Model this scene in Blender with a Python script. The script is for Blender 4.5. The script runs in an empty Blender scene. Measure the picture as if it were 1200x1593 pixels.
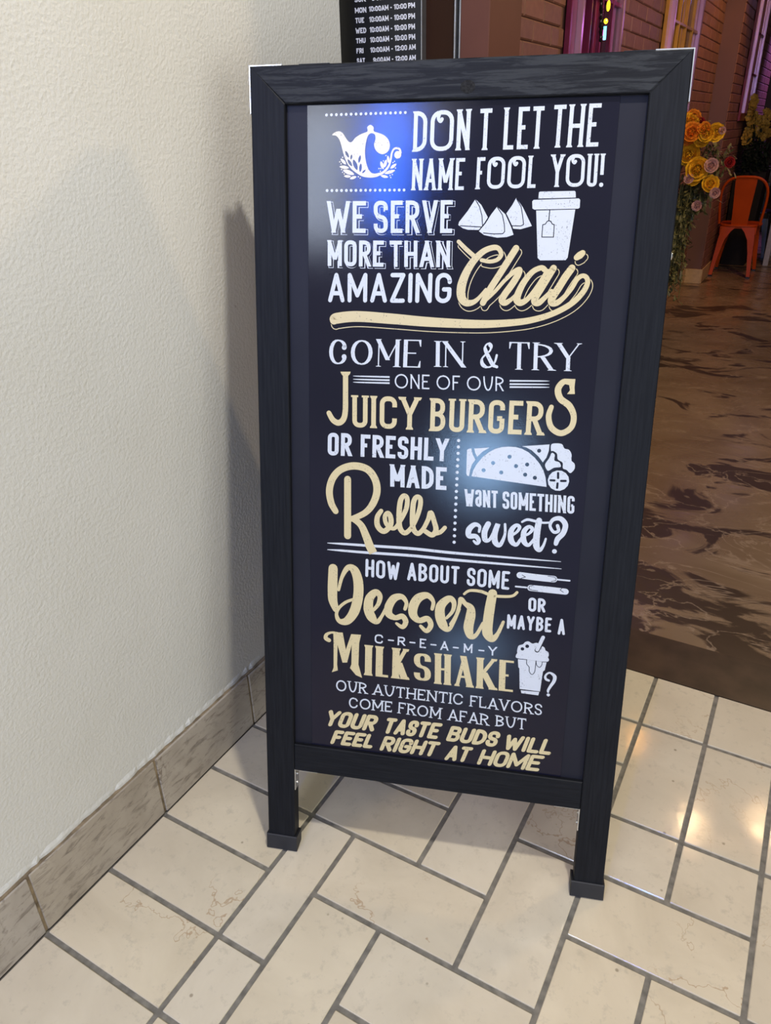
import bpy, bmesh, math, random
from mathutils import Vector, Matrix
random.seed(7)
S = bpy.context.scene
COL = S.collection

# ---------------------------------------------------------------- camera
F, PIT, ROL, YAW, H = 1144.857, 0.4806202, -0.0235846, -0.5250662, 1.31
_fw = Vector((math.sin(YAW)*math.cos(PIT), math.cos(YAW)*math.cos(PIT), -math.sin(PIT)))
_r0 = Vector((math.cos(YAW), -math.sin(YAW), 0)); _u0 = _r0.cross(_fw)
_rt = _r0*math.cos(ROL)+_u0*math.sin(ROL); _up = -_r0*math.sin(ROL)+_u0*math.cos(ROL)
EYE = Vector((0, 0, H))
cd = bpy.data.cameras.new('camera'); cam = bpy.data.objects.new('camera', cd); COL.objects.link(cam)
cd.sensor_fit = 'HORIZONTAL'; cd.sensor_width = 36; cd.lens = F/1200*36; cd.clip_start = .02
cam.matrix_world = Matrix(((_rt.x, _up.x, -_fw.x, 0), (_rt.y, _up.y, -_fw.y, 0), (_rt.z, _up.z, -_fw.z, H), (0, 0, 0, 1)))
S.camera = cam
S.view_settings.view_transform = 'Standard'; S.view_settings.look = 'None'
S.view_settings.gamma = 1; S.view_settings.use_curve_mapping = False
S.view_settings.exposure = 0.0

# ---------------------------------------------------------------- light
w = bpy.data.worlds.new('world'); S.world = w; w.use_nodes = True
w.node_tree.nodes['Background'].inputs[0].default_value = (.92, .96, 1, 1)
w.node_tree.nodes['Background'].inputs[1].default_value = .44

def light(name, kind, loc, power, col, size=.1, target=None, sy=None, spot=None):
    d = bpy.data.lights.new(name, kind); d.energy = power; d.color = col
    if kind == 'AREA':
        d.size = size
        if sy: d.shape = 'RECTANGLE'; d.size_y = sy
        else: d.shape = 'DISK'
    else: d.shadow_soft_size = size
    if spot: d.spot_size = spot; d.spot_blend = .6
    o = bpy.data.objects.new(name, d); COL.objects.link(o); o.location = loc
    if target is not None:
        o.rotation_euler = (Vector(target)-Vector(loc)).to_track_quat('-Z', 'Y').to_euler()
    return o
# mall side: ceiling downlight above the sign, added fill lamps overhead and at the right, blue lit sign and pale lit shopfront behind the camera
light('ceiling_downlight', 'AREA', (.12, .62, 2.92), 36, (1, .95, .86), .12, (.0, .9, 0))
light('overhead_fill', 'AREA', (-.6, -1.3, 3.0), 14, (1, .97, .9), 1.2, (-.5, .6, 0), 1.2)  # unseen panel added as soft overhead fill
light('wall_fill', 'AREA', (3.4, -1.2, 1.0), 56, (1, 1, .95), 1.8, (-1, .2, .2), 1.8)  # added low fill from the right, brightens the white wall
light('blue_neon', 'AREA', (-.16, -3.0, 3.12), 44, (.05, .17, 1), .17, (-.6, 1.1, 1.2), .75)
light('lit_shopfront', 'AREA', (-.68, -3.1, 3.0), 22, (.72, .82, 1), .5, (-.6, 1.1, 1.2), .9)
light('far_shop_light', 'AREA', (2.35, -9, 1.38), 92, (.36, .62, 1), 1.0, (-.4, 1.1, .8))
# restaurant side: warm spots, violet and magenta party lights
light('warm_bulb', 'POINT', (.03, 3.85, 2.8), 11, (1, .66, .34), .04)
light('warm_bulb', 'POINT', (.44, 4.08, 2.8), 10, (1, .66, .34), .04)
light('warm_spot', 'SPOT', (-.15, 6.6, 2.9), 60, (1, .5, .18), .05, (-1.05, 7.1, .9), spot=1.3)
light('warm_spot', 'SPOT', (.2, 2.6, 2.9), 15, (1, .62, .42), .06, (-1.0, 3.2, 1.4), spot=1.6)
light('flower_fill', 'SPOT', (-.35, 4.3, 2.7), 27, (1, .78, .45), .04, (-1.0, 5.9, .95), spot=.55)  # added spot that brightens the roses
light('violet_spot', 'SPOT', (-.1, 10.6, 2.9), 210, (.55, .25, 1), .05, (-.94, 10.4, 1.8), spot=1.2)
light('warm_ceiling_lamp', 'POINT', (1.0, 3.9, 2.8), 95, (1, .74, .42), .12)
light('magenta_spot', 'SPOT', (1.2, 9.5, 2.9), 22, (1, .18, .75), .05, (-.1, 7.0, 0), spot=1.2)
light('lilac_lamp', 'POINT', (-.62, 4.5, 1.75), 1.1, (.62, .25, 1), .05)
light('lilac_lamp', 'POINT', (-.62, 6.4, 1.95), 1.0, (.62, .3, 1), .05)
light('lilac_lamp', 'POINT', (-.35, 8.9, 2.4), 1.3, (.5, .35, 1), .05)
light('amber_lamp', 'POINT', (-.45, 4.4, 2.75), 4.0, (1, .42, .1), .05)

# ---------------------------------------------------------------- materials
def new_mat(name):
    m = bpy.data.materials.new(name); m.use_nodes = True
    return m, m.node_tree, m.node_tree.nodes['Principled BSDF']
def N(nt, t, **k):
    n = nt.nodes.new(t)
    for a, b in k.items(): setattr(n, a, b)
    return n
def coords(nt, scale=(1, 1, 1), random_shift=False, loc=(0, 0, 0)):
    g = N(nt, 'ShaderNodeNewGeometry'); mp = N(nt, 'ShaderNodeMapping')
    mp.inputs['Scale'].default_value = scale; mp.inputs['Location'].default_value = loc
    if random_shift:
        oi = N(nt, 'ShaderNodeObjectInfo'); m = N(nt, 'ShaderNodeMath', operation='MULTIPLY'); m.inputs[1].default_value = 40
        a = N(nt, 'ShaderNodeVectorMath', operation='ADD'); nt.links.new(oi.outputs['Random'], m.inputs[0])
        nt.links.new(g.outputs['Position'], a.inputs[0]); nt.links.new(m.outputs[0], a.inputs[1]); nt.links.new(a.outputs[0], mp.inputs[0])
    else: nt.links.new(g.outputs['Position'], mp.inputs[0])
    return mp.outputs[0]
def noise(nt, vec, scale, detail=3, rough=.5, dist=0):
    n = N(nt, 'ShaderNodeTexNoise'); n.inputs['Scale'].default_value = scale; n.inputs['Detail'].default_value = detail
    n.inputs['Roughness'].default_value = rough; n.inputs['Distortion'].default_value = dist
    nt.links.new(vec, n.inputs['Vector']); return n.outputs[0]
def ramp(nt, fac, stops, interp='LINEAR'):
    r = N(nt, 'ShaderNodeValToRGB'); r.color_ramp.interpolation = interp
    e = r.color_ramp.elements
    while len(e) < len(stops): e.new(.5)
    for i, (p, c) in enumerate(stops):
        e[i].position = p; e[i].color = (c, c, c, 1) if isinstance(c, (int, float)) else (*c, 1)
    nt.links.new(fac, r.inputs[0]); return r.outputs[0]
def mix(nt, fac, a, b, mode='MIX'):
    m = N(nt, 'ShaderNodeMix', data_type='RGBA', blend_type=mode)
    if isinstance(fac, float): m.inputs[0].default_value = fac
    else: nt.links.new(fac, m.inputs[0])
    for k, v in ((6, a), (7, b)):
        if isinstance(v, tuple): m.inputs[k].default_value = (*v, 1)
        else: nt.links.new(v, m.inputs[k])
    return m.outputs[2]
def bump(nt, b, h, strength=.2, dist=.002):
    n = N(nt, 'ShaderNodeBump'); n.inputs['Strength'].default_value = strength; n.inputs['Distance'].default_value = dist
    nt.links.new(h, n.inputs['Height']); nt.links.new(n.outputs[0], b.inputs['Normal'])
def plain(name, c, rough=.5, metal=0, spec=.5, emit=None, es=0, nscale=30, var=.12):
    m, nt, b = new_mat(name)
    v = coords(nt); n = noise(nt, v, nscale, 3)
    dark = tuple(x*(1-var) for x in c); lite = tuple(min(1, x*(1+var)) for x in c)
    nt.links.new(ramp(nt, n, [(.3, dark), (.7, lite)]), b.inputs['Base Color'])
    b.inputs['Roughness'].default_value = rough; b.inputs['Metallic'].default_value = metal
    b.inputs['Specular IOR Level'].default_value = spec
    if emit: b.inputs['Emission Color'].default_value = (*emit, 1); b.inputs['Emission Strength'].default_value = es
    return m

def mat_wall():
    m, nt, b = new_mat('white_wall_paint')
    v = coords(nt)
    big = noise(nt, v, 2.2, 3); c = ramp(nt, big, [(.3, (.60, .585, .52)), (.7, (.65, .64, .585))])
    sc = noise(nt, coords(nt, (1, 3, 1)), 9, 5, .65, .5); k = ramp(nt, sc, [(.70, 0.), (.80, .35)])
    c = mix(nt, k, c, (.47, .43, .36))
    # specks and chips
    vo = N(nt, 'ShaderNodeTexVoronoi'); vo.inputs['Scale'].default_value = 7; nt.links.new(v, vo.inputs['Vector'])
    sp = ramp(nt, vo.outputs['Distance'], [(.015, .6), (.03, 0.)]); c = mix(nt, sp, c, (.33, .28, .22))
    nt.links.new(c, b.inputs['Base Color']); b.inputs['Roughness'].default_value = .42
    b.inputs['Specular IOR Level'].default_value = .35
    n1 = noise(nt, v, 160, 2, .5); n2 = noise(nt, v, 14, 3)
    a = N(nt, 'ShaderNodeMath', operation='MULTIPLY_ADD'); nt.links.new(n2, a.inputs[0]); a.inputs[1].default_value = .8; nt.links.new(n1, a.inputs[2])
    bump(nt, b, a.outputs[0], .55, .0022); return m

def mat_marble(name, c1, c2, vein, rough, veinamt=.8, spots=True):
    m, nt, b = new_mat(name)
    v = coords(nt, random_shift=True)
    n = noise(nt, v, 5, 5, .6, .6); c = ramp(nt, n, [(.25, c1), (.75, c2)])
    oi = N(nt, 'ShaderNodeObjectInfo')
    tint = ramp(nt, oi.outputs['Random'], [(0, (1, 1, 1)), (.5, (.93, .91, .87)), (1, (1., .97, .90))])
    c = mix(nt, 1., c, tint, 'MULTIPLY')
    n2 = noise(nt, v, 2.2, 6, .62, .35)
    vv = ramp(nt, n2, [(.496, 0.), (.5, veinamt), (.504, 0.)])
    msk = ramp(nt, noise(nt, v, 2.3, 2), [(.5, 0.), (.6, 1.)])
    mm = N(nt, 'ShaderNodeMath', operation='MULTIPLY'); nt.links.new(vv, mm.inputs[0]); nt.links.new(msk, mm.inputs[1])
    c = mix(nt, mm.outputs[0], c, vein)
    if spots:
        vo = N(nt, 'ShaderNodeTexVoronoi'); vo.inputs['Scale'].default_value = 15; nt.links.new(v, vo.inputs['Vector'])
        sp = ramp(nt, vo.outputs['Distance'], [(.03, .7), (.06, 0.)]); c = mix(nt, sp, c, (.22, .17, .11))
    pit = ramp(nt, noise(nt, v, 45, 4, .7), [(.28, .5), (.44, 0.)]); c = mix(nt, pit, c, tuple(x*.74 for x in c1))
    if name[0] == 'g':
        st = noise(nt, coords(nt, (3, 7, 26), True), 3, 6, .65, .8); c = mix(nt, ramp(nt, st, [(.52, 0.), (.68, .75)]), c, (.13, .105, .08))
    nt.links.new(c, b.inputs['Base Color'])
    nt.links.new(ramp(nt, noise(nt, v, 20, 3), [(.3, rough), (.7, rough+.08)]), b.inputs['Roughness'])
    bump(nt, b, noise(nt, v, 60, 4, .6), .12, .001); return m

def mat_wood():
    m, nt, b = new_mat('black_stained_wood')
    tc = N(nt, 'ShaderNodeTexCoord'); mp = N(nt, 'ShaderNodeMapping'); nt.links.new(tc.outputs['UV'], mp.inputs[0])
    mp.inputs['Scale'].default_value = (2.5, 60, 1)
    g = noise(nt, mp.outputs[0], 4, 4, .6, .3)
    c = ramp(nt, g, [(.3, (.0045, .005, .0068)), (.7, (.0105, .0115, .0145))])
    mp2 = N(nt, 'ShaderNodeMapping'); nt.links.new(tc.outputs['UV'], mp2.inputs[0]); mp2.inputs['Scale'].default_value = (5, 60, 1)
    wv = noise(nt, mp2.outputs[0], 1.6, 7, .72, .5)
    at = N(nt, 'ShaderNodeAttribute', attribute_name='wear')
    k = ramp(nt, wv, [(.47, 0.), (.56, 1.)])
    mm = N(nt, 'ShaderNodeMath', operation='MULTIPLY'); nt.links.new(k, mm.inputs[0]); nt.links.new(at.outputs['Fac'], mm.inputs[1])
    c = mix(nt, mm.outputs[0], c, (.026, .028, .031))
    nt.links.new(c, b.inputs['Base Color']); b.inputs['Roughness'].default_value = .5; b.inputs['Specular IOR Level'].default_value = .15
    bump(nt, b, g, .25, .0008); return m

def mat_print(name, c, wear=.6, rough=.3):
    m, nt, b = new_mat(name)
    v = coords(nt); n = noise(nt, v, 420, 3, .6); n2 = noise(nt, v, 60, 2)
    k = ramp(nt, n, [(.615, 0.), (.655, wear)]); k2 = ramp(nt, n2, [(.45, 0.), (.55, 1.)])
    mm = N(nt, 'ShaderNodeMath', operation='MULTIPLY'); nt.links.new(k, mm.inputs[0]); nt.links.new(k2, mm.inputs[1])
    nt.links.new(mix(nt, mm.outputs[0], c, (.03, .03, .045)), b.inputs['Base Color'])
    b.inputs['Roughness'].default_value = rough; b.inputs['Specular IOR Level'].default_value = .5
    return m
def mat_poster():
    m, nt, b = new_mat('glossy_dark_poster')
    v = coords(nt)
    nt.links.new(ramp(nt, noise(nt, v, 3, 2), [(.3, (.007, .007, .016)), (.7, (.010, .0095, .020))]), b.inputs['Base Color'])
    b.inputs['Roughness'].default_value = .10; b.inputs['Specular IOR Level'].default_value = .33
    bump(nt, b, noise(nt, v, 800, 2, .5), .12, .0004); return m
def mat_concrete():
    m, nt, b = new_mat('stained_polished_concrete')
    v = coords(nt, (1, 1.0, 1)); big = noise(nt, v, 1.1, 5, .6, 1.2)
    c = ramp(nt, big, [(.3, (.15, .095, .052)), (.5, (.22, .15, .09)), (.72, (.30, .21, .13))])
    vs = coords(nt, (1.6, 2.6, 1), loc=(3.1, 1.7, 0)); pt = noise(nt, vs, 1.5, 8, .60, 1.0)
    g = N(nt, 'ShaderNodeNewGeometry'); sx = N(nt, 'ShaderNodeSeparateXYZ'); nt.links.new(g.outputs['Position'], sx.inputs[0])
    mr = N(nt, 'ShaderNodeMapRange'); nt.links.new(sx.outputs['Y'], mr.inputs[0])
    for i, x in ((1, 1.8), (2, 3.6), (3, .085), (4, 0.)): mr.inputs[i].default_value = x
    ad = N(nt, 'ShaderNodeMath', operation='ADD'); nt.links.new(pt, ad.inputs[0]); nt.links.new(mr.outputs[0], ad.inputs[1])
    k = ramp(nt, ad.outputs[0], [(.555, 0.), (.59, .9)]); c = mix(nt, k, c, (.034, .021, .013))
    vein = noise(nt, coords(nt, (1.2, 2.4, 1), loc=(0, .3, 0)), 1.7, 5, .55, 1.5)
    c = mix(nt, ramp(nt, vein, [(.485, 0.), (.5, .7), (.515, 0.)]), c, (.34, .25, .17))
    nt.links.new(c, b.inputs['Base Color'])
    nt.links.new(ramp(nt, pt, [(.4, .22), (.7, .42)]), b.inputs['Roughness'])
    bump(nt, b, noise(nt, v, 25, 4, .6), .08, .002); return m
def mat_brick():
    m, nt, b = new_mat('painted_brown_brick')
    v = coords(nt, random_shift=True); n = noise(nt, v, 30, 4, .6)
    oi = N(nt, 'ShaderNodeObjectInfo')
    c = ramp(nt, n, [(.3, (.16, .070, .048)), (.7, (.21, .098, .066))])
    c = mix(nt, 1., c, ramp(nt, oi.outputs['Random'], [(0, (.85, .85, .85)), (1, (1.1, 1.06, 1.02))]), 'MULTIPLY')
    nt.links.new(c, b.inputs['Base Color']); b.inputs['Roughness'].default_value = .55
    bump(nt, b, n, .4, .002); return m

M = dict(
    wall=mat_wall(),
    tile=mat_marble('cream_marble_tile', (.57, .50, .38), (.72, .645, .505), (.36, .22, .11), .065, .7),
    base=mat_marble('grey_brown_marble', (.30, .26, .21), (.50, .45, .385), (.14, .10, .07), .35, .9),
    grout=plain('grey_grout', (.185, .17, .14), .8, nscale=60, var=.3),
    dirt=plain('brown_grime', (.20, .15, .09), .9, nscale=40, var=.5),
    wood=mat_wood(), poster=mat_poster(),
    panel=plain('dark_backing_board', (.014, .014, .021), .45, spec=.18, nscale=8),
    white=mat_print('white_ink', (.58, .61, .66), .7), emblem=mat_print('glare_paled_cream_ink', (.68, .62, .46)), cream=mat_print('cream_ink', (.61, .51, .285), .7),  # emblem cream is paled to include the reflection lying over it
    ink_dark=mat_poster(),
    metal=plain('bare_steel', (.75, .75, .74), .3, 1), rubber=plain('black_rubber', (.016, .016, .019), .55),
    concrete=mat_concrete(), brick=mat_brick(),
    mortar=plain('brick_mortar_paint', (.13, .058, .040), .7),
    thresh=plain('dark_brown_threshold', (.046, .029, .018), .4, nscale=14, var=.35),
    brown=plain('brown_wall_paint', (.125, .052, .030), .5, nscale=4),
    post=plain('red_brown_door_jamb', (.115, .042, .028), .6, spec=.2, nscale=5),
    darkglass=plain('dark_tinted_door_glass', (.026, .010, .005), .2, spec=.12, nscale=3),
    board=plain('black_sign_face', (.006, .006, .007), .4),
    whitetext=plain('white_vinyl', (.70, .69, .72), .5),
    alu=plain('door_edge_aluminium', (.42, .42, .42), .35, .9),
    gasket=plain('black_brush_gasket', (.012, .012, .012), .9, nscale=200, var=.6),
    beige=plain('beige_baseboard_paint', (.46, .30, .15), .45),
    magenta=plain('magenta_window_paint', (.16, .012, .05), .35),
    ochre=plain('ochre_window_paint', (.42, .20, .02), .35),
    red=plain('dark_red_window_paint', (.14, .008, .014), .35),
    rosemetal=plain('satin_pink_metal', (.72, .40, .52), .28, .75, nscale=3),
    pane=plain('dark_window_pane', (.035, .010, .022), .12),
    pane2=plain('ochre_window_pane', (.16, .075, .012), .2),
    dark=plain('dark_room_paint', (.030, .016, .013), .7),
    orange=plain('orange_powder_coat', (.42, .052, .002), .4, spec=.2, nscale=6),
    black=plain('black_powder_coat', (.010, .010, .011), .35),
    yellow=plain('yellow_powder_coat', (.60, .30, .02), .35),
    grey=plain('grey_painted_steel', (.33, .30, .31), .4),
    petal=plain('yellow_rose_petal', (.85, .47, .02), .5, nscale=50, var=.25),
    petal2=plain('orange_lily_petal', (.80, .27, .02), .5, nscale=50, var=.3),
    petal3=plain('dark_red_petal', (.30, .015, .015), .5), petal4=plain('pale_pink_petal', (.62, .36, .30), .5),
    petal5=plain('small_mustard_petal', (.40, .24, .04), .5, nscale=60, var=.3),
    leaf=plain('dull_olive_leaf', (.13, .12, .04), .5, nscale=20, var=.5),
    leafdark=plain('dark_green_leaf', (.012, .018, .010), .8, spec=.15, nscale=20, var=.4),
    vase=plain('dark_planter', (.012, .010, .009), .7, spec=.15),
    knot=plain('wood_knot', (.012, .012, .013), .7, spec=.15, nscale=300, var=.6),
    neon_y=plain('lit_yellow_glass', (.9, .6, .02), .2, emit=(1, .62, .02), es=2.6),
    neon_c=plain('lit_cyan_tube', (.3, .9, 1), .2, emit=(.12, .75, 1), es=3.5),
    neon_p=plain('lit_magenta_tube', (.8, .05, .6), .2, emit=(.9, .02, .55), es=1.2),
)

# ---------------------------------------------------------------- builders
ORG = {}
def link_mesh(name, verts, faces, mat, parent=None, uvs=None, smooth=False, wear=0.):
    org = ORG.get(parent.name, Vector((0, 0, 0))) if parent else Vector((0, 0, 0))
    me = bpy.data.meshes.new(name)
    me.from_pydata([tuple(Vector(v)-org) for v in verts], [], faces)
    if mat: me.materials.append(M[mat])
    if uvs:
        ul = me.uv_layers.new(name='UVMap')
        for lp in me.loops: ul.data[lp.index].uv = uvs[lp.vertex_index]
    if wear:
        a = me.attributes.new('wear', 'FLOAT', 'POINT')
        for i in range(len(verts)): a.data[i].value = wear
    if smooth:
        for p in me.polygons: p.use_smooth = True
    me.update()
    o = bpy.data.objects.new(name, me); COL.objects.link(o)
    if parent: o.parent = parent; ORG[o.name] = org
    return o
def empty(name, loc):
    o = bpy.data.objects.new(name, None); COL.objects.link(o); o.location = loc; o.empty_display_size = .1
    ORG[o.name] = Vector(loc); return o
def tag(o, label=None, cat=None, group=None, kind=None):
    for k, v in (('label', label), ('category', cat), ('group', group), ('kind', kind)):
        if v: o[k] = v
    return o
class MB:
    def __init__(s): s.v = []; s.f = []
    def add(s, vs, fs):
        n = len(s.v); s.v += [Vector(v) for v in vs]; s.f += [tuple(i+n for i in f) for f in fs]
    def box(s, a, b, ch=0):
        (x0, y0, z0), (x1, y1, z1) = a, b
        if ch == 0:
            s.add([(x0, y0, z0), (x1, y0, z0), (x1, y1, z0), (x0, y1, z0), (x0, y0, z1), (x1, y0, z1), (x1, y1, z1), (x0, y1, z1)],
                  [(0, 3, 2, 1), (4, 5, 6, 7), (0, 1, 5, 4), (1, 2, 6, 5), (2, 3, 7, 6), (3, 0, 4, 7)])
        else:
            c = ch; bm = bmesh.new(); bmesh.ops.create_cube(bm, size=1)
            for v in bm.verts: v.co = Vector(((x0+x1)/2+v.co.x*(x1-x0), (y0+y1)/2+v.co.y*(y1-y0), (z0+z1)/2+v.co.z*(z1-z0)))
            bmesh.ops.bevel(bm, geom=bm.edges[:], offset=c, segments=1, affect='EDGES')
            bm.verts.ensure_lookup_table(); s.add([v.co for v in bm.verts], [tuple(v.index for v in f.verts) for f in bm.faces]); bm.free()
    def tube(s, pts, r, n=8, cap=True):
        pts = [Vector(p) for p in pts]; rr = r if isinstance(r, (list, tuple)) else [r]*len(pts)
        rings = []; ref = Vector((0, 0, 1))
        for i, p in enumerate(pts):
            d = (pts[min(i+1, len(pts)-1)]-pts[max(i-1, 0)]).normalized()
            if abs(d.dot(ref)) > .95: ref = Vector((0, 1, 0)) if abs(d.y) < .9 else Vector((1, 0, 0))
            a = d.cross(ref).normalized(); b = d.cross(a)
            rings.append([p+(a*math.cos(t*2*math.pi/n)+b*math.sin(t*2*math.pi/n))*rr[i] for t in range(n)])
        vs = [v for r_ in rings for v in r_]; fs = []
        for i in range(len(pts)-1):
            for k in range(n): fs.append((i*n+k, i*n+(k+1) % n, (i+1)*n+(k+1) % n, (i+1)*n+k))
        if cap: fs += [tuple(range(n-1, -1, -1)), tuple((len(pts)-1)*n+k for k in range(n))]
        s.add(vs, fs)
    def ball(s, c, r, n=8, m=5):
        rx, ry, rz = (r, r, r) if isinstance(r, (int, float)) else r
        vs = [(c[0], c[1], c[2]+rz)]
        for i in range(1, m):
            for k in range(n):
                a = math.pi*i/m; t = 2*math.pi*k/n
                vs.append((c[0]+rx*math.sin(a)*math.cos(t), c[1]+ry*math.sin(a)*math.sin(t), c[2]+rz*math.cos(a)))
        vs.append((c[0], c[1], c[2]-rz)); fs = [(0, 1+k, 1+(k+1) % n) for k in range(n)]
        for i in range(m-2):
            for k in range(n): fs.append((1+i*n+k, 1+(i+1)*n+k, 1+(i+1)*n+(k+1) % n, 1+i*n+(k+1) % n))
        L = len(vs)-1; fs += [(L, 1+(m-2)*n+(k+1) % n, 1+(m-2)*n+k) for k in range(n)]
        s.add(vs, fs)
    def hexa(s, q0, q1):   # loft between two quads
        s.add(list(q0)+list(q1), [(3, 2, 1, 0), (4, 5, 6, 7), (0, 1, 5, 4), (1, 2, 6, 5), (2, 3, 7, 6), (3, 0, 4, 7)])
    def build(s, name, mat, parent=None, **k): return link_mesh(name, s.v, s.f, mat, parent, **k)
def box(name, a, b, mat, parent=None, ch=0, **k):
    m = MB(); m.box(a, b, ch); return m.build(name, mat, parent, **k)

# ray helpers used only to lay out measured points of the photograph on real planes
def ray(q): return _rt*((q[0]-600)/F) - _up*((q[1]-796.5)/F) + _fw
def on_x(q, x): d = ray(q); return EYE+d*(x/d.x)
def on_y(q, y): d = ray(q); return EYE+d*(y/d.y)

# ---------------------------------------------------------------- mall floor with marble tiles
WX = -.989
floor = box('floor', (WX-.30, -2.0, -.06), (1.6, 1.676, -.0035), 'grout'); tag(floor, kind='structure')
XE = [-.755, -.539, -.4575]+[-.344+.1148*i for i in range(0, 13)]
XE = [x*H for x in XE]
YE = {j: (.317+.1163*j)*H for j in range(-14, 8)}; YE[8] = 1.279*H
known = [(1, 2, 0, 1), (1, 2, 1, 3), (1, 3, 3, 4), (2, 3, 0, 2), (2, 4, 2, 3), (3, 5, 1, 2), (3, 4, 3, 5), (4, 5, 2, 4), (4, 5, 4, 6), (4, 5, 6, 7),
         (5, 7, 3, 4), (5, 6, 1, 3), (6, 7, 1, 3), (5, 6, 4, 5), (6, 7, 4, 5), (5, 6, 5, 7), (6, 7, 5, 7), (5, 6, 7, 8), (6, 7, 7, 8), (7, 8, 3, 5),
         (7, 8, 5, 7), (7, 8, 7, 8), (4, 5, 7, 8), (7, 9, 2, 3), (1, 2, -2, 0)]
occ = set(); tiles = []
def take(a, b, c, d):
    cells = [(i, j) for i in range(a, b) for j in range(c, d)]
    if any(x in occ or x[0] > 14 or x[1] > 7 or x[1] < -14 for x in cells): return False
    occ.update(cells); tiles.append((a, b, c, d)); return True
for k in known: take(*k)
for j in range(-14, 8): take(0, 1, j, j+1)
for j in range(-14, 8):
    for i in range(1, 15):
        if (i, j) in occ: continue
        opts = [(i, i+2, j, j+1), (i, i+1, j, j+2)] if (i+j) % 2 else [(i, i+1, j, j+2), (i, i+2, j, j+1)]
        if (i*7+j*3) % 5 == 0 and i > 1: opts = []
        if not any(take(*o) for o in opts): take(i, i+1, j, j+1)
G = .005
tcache = {}
for a, b, c, d in tiles:
    x0, x1, y0, y1 = XE[a]+(G if a else .001), XE[b]-G, YE[c]+G, YE[d]-(G if d < 8 else .001)
    key = (round(x1-x0, 4), round(y1-y0, 4))
    if key not in tcache:
        m = MB(); m.box((-key[0]/2, -key[1]/2, -.009), (key[0]/2, key[1]/2, 0), .0012)
        o = m.build('floor_tile', 'tile', floor); tcache[key] = o.data
    else:
        o = bpy.data.objects.new('floor_tile', tcache[key]); COL.objects.link(o); o.parent = floor
    o.location = ((x0+x1)/2, (y0+y1)/2, random.uniform(-.0004, .0002))

# ---------------------------------------------------------------- white wall with marble baseboard
YEND = 1.583
wl = box('wall_left', (WX-.30, -2.0, -.003), (WX-.012, YEND, 2.75), 'wall'); tag(wl, kind='structure')
# ragged plaster lip along the top of the baseboard
m = MB(); y = -2.0; prev = None; vs = []; n = 0
while y < YEND:
    t = .001+.0035*random.random(); z = .156+random.uniform(-.002, .003)
    vs += [(WX-.0125, y, z-.006), (WX-.0125+t, y, z-.004), (WX-.0125+t*.8, y, z+.003), (WX-.0125, y, z+.012)]; n += 1; y += random.uniform(.008, .02)
fs = [(i*4+k, i*4+k+1, (i+1)*4+k+1, (i+1)*4+k) for i in range(n-1) for k in range(3)]
m.add(vs, fs); m.build('plaster_lip', 'wall', wl)
bb = box('baseboard_left', (WX-.0118, -2.0, .0005), (WX-.0035, YEND, .1535), 'dirt'); tag(bb, kind='structure')
y = .42-.305*8
k = 0
while y < YEND-.01:
    y1 = min(y+.305, YEND)
    if y1 > -1.98:
        ya = max(y, -1.995); dz = random.uniform(-.003, .004)
        mm = MB(); g = .0028
        mm.box((WX-.0117, ya+g, .0012), (WX+random.uniform(-.001, .0015), y1-g, .153+dz), .0015)
        mm.build('stone_tile', 'base', bb)
    y = y1; k += 1

# ---------------------------------------------------------------- shopfront at the end of the wall
YS = 1.675
tag(box('ceiling_shade_slab', (-1.29, 1.0, 2.751), (3.0, 1.676, 2.95), 'wall'), kind='structure')  # unseen slab added to block overhead light and darken the wall's upper right
th = box('threshold', (-1.25, YS+.001, -.05), (1.9, 1.86, .0015), 'thresh'); tag(th, kind='structure')
dp = box('door_1', (-1.24, YS+.012, .002), (-.778, YS+.05, 2.75), 'darkglass'); tag(dp, kind='structure')
box('metal_edge', (-.778, YS+.004, .002), (-.7745, YS+.05, 2.75), 'alu', dp)
box('brush_gasket', (-.7745, YS+.010, .002), (-.7665, YS+.05, 2.75), 'gasket', dp)
box('metal_edge', (-.7665, YS+.004, .002), (-.763, YS+.05, 2.75), 'alu', dp)
jb = box('trim_1', (-.7625, YS, .002), (-.697, 1.86, 2.75), 'post', ch=.002); tag(jb, kind='structure')
we = box('wall_end', (-1.24, YEND+.0005, -.003), (-1.06, YS+.0115, 2.75), 'wall'); tag(we, kind='structure')

# ---------------------------------------------------------------- flat lettering engine
class Plane:
    def __init__(s, o, ex, ey): s.o = Vector(o); s.x = Vector(ex).normalized(); s.y = Vector(ey).normalized(); s.n = s.x.cross(s.y).normalized()
    def uv(s, q):
        d = ray(q); t = (s.o-EYE).dot(s.n)/d.dot(s.n); p = EYE+d*t-s.o
        c = s.x.dot(s.y); a = p.dot(s.x); b = p.dot(s.y)
        return Vector(((a-c*b)/(1-c*c), (b-c*a)/(1-c*c)))
    def at(s, u, v, w=0): return s.o+s.x*u+s.y*v+s.n*w

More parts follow.
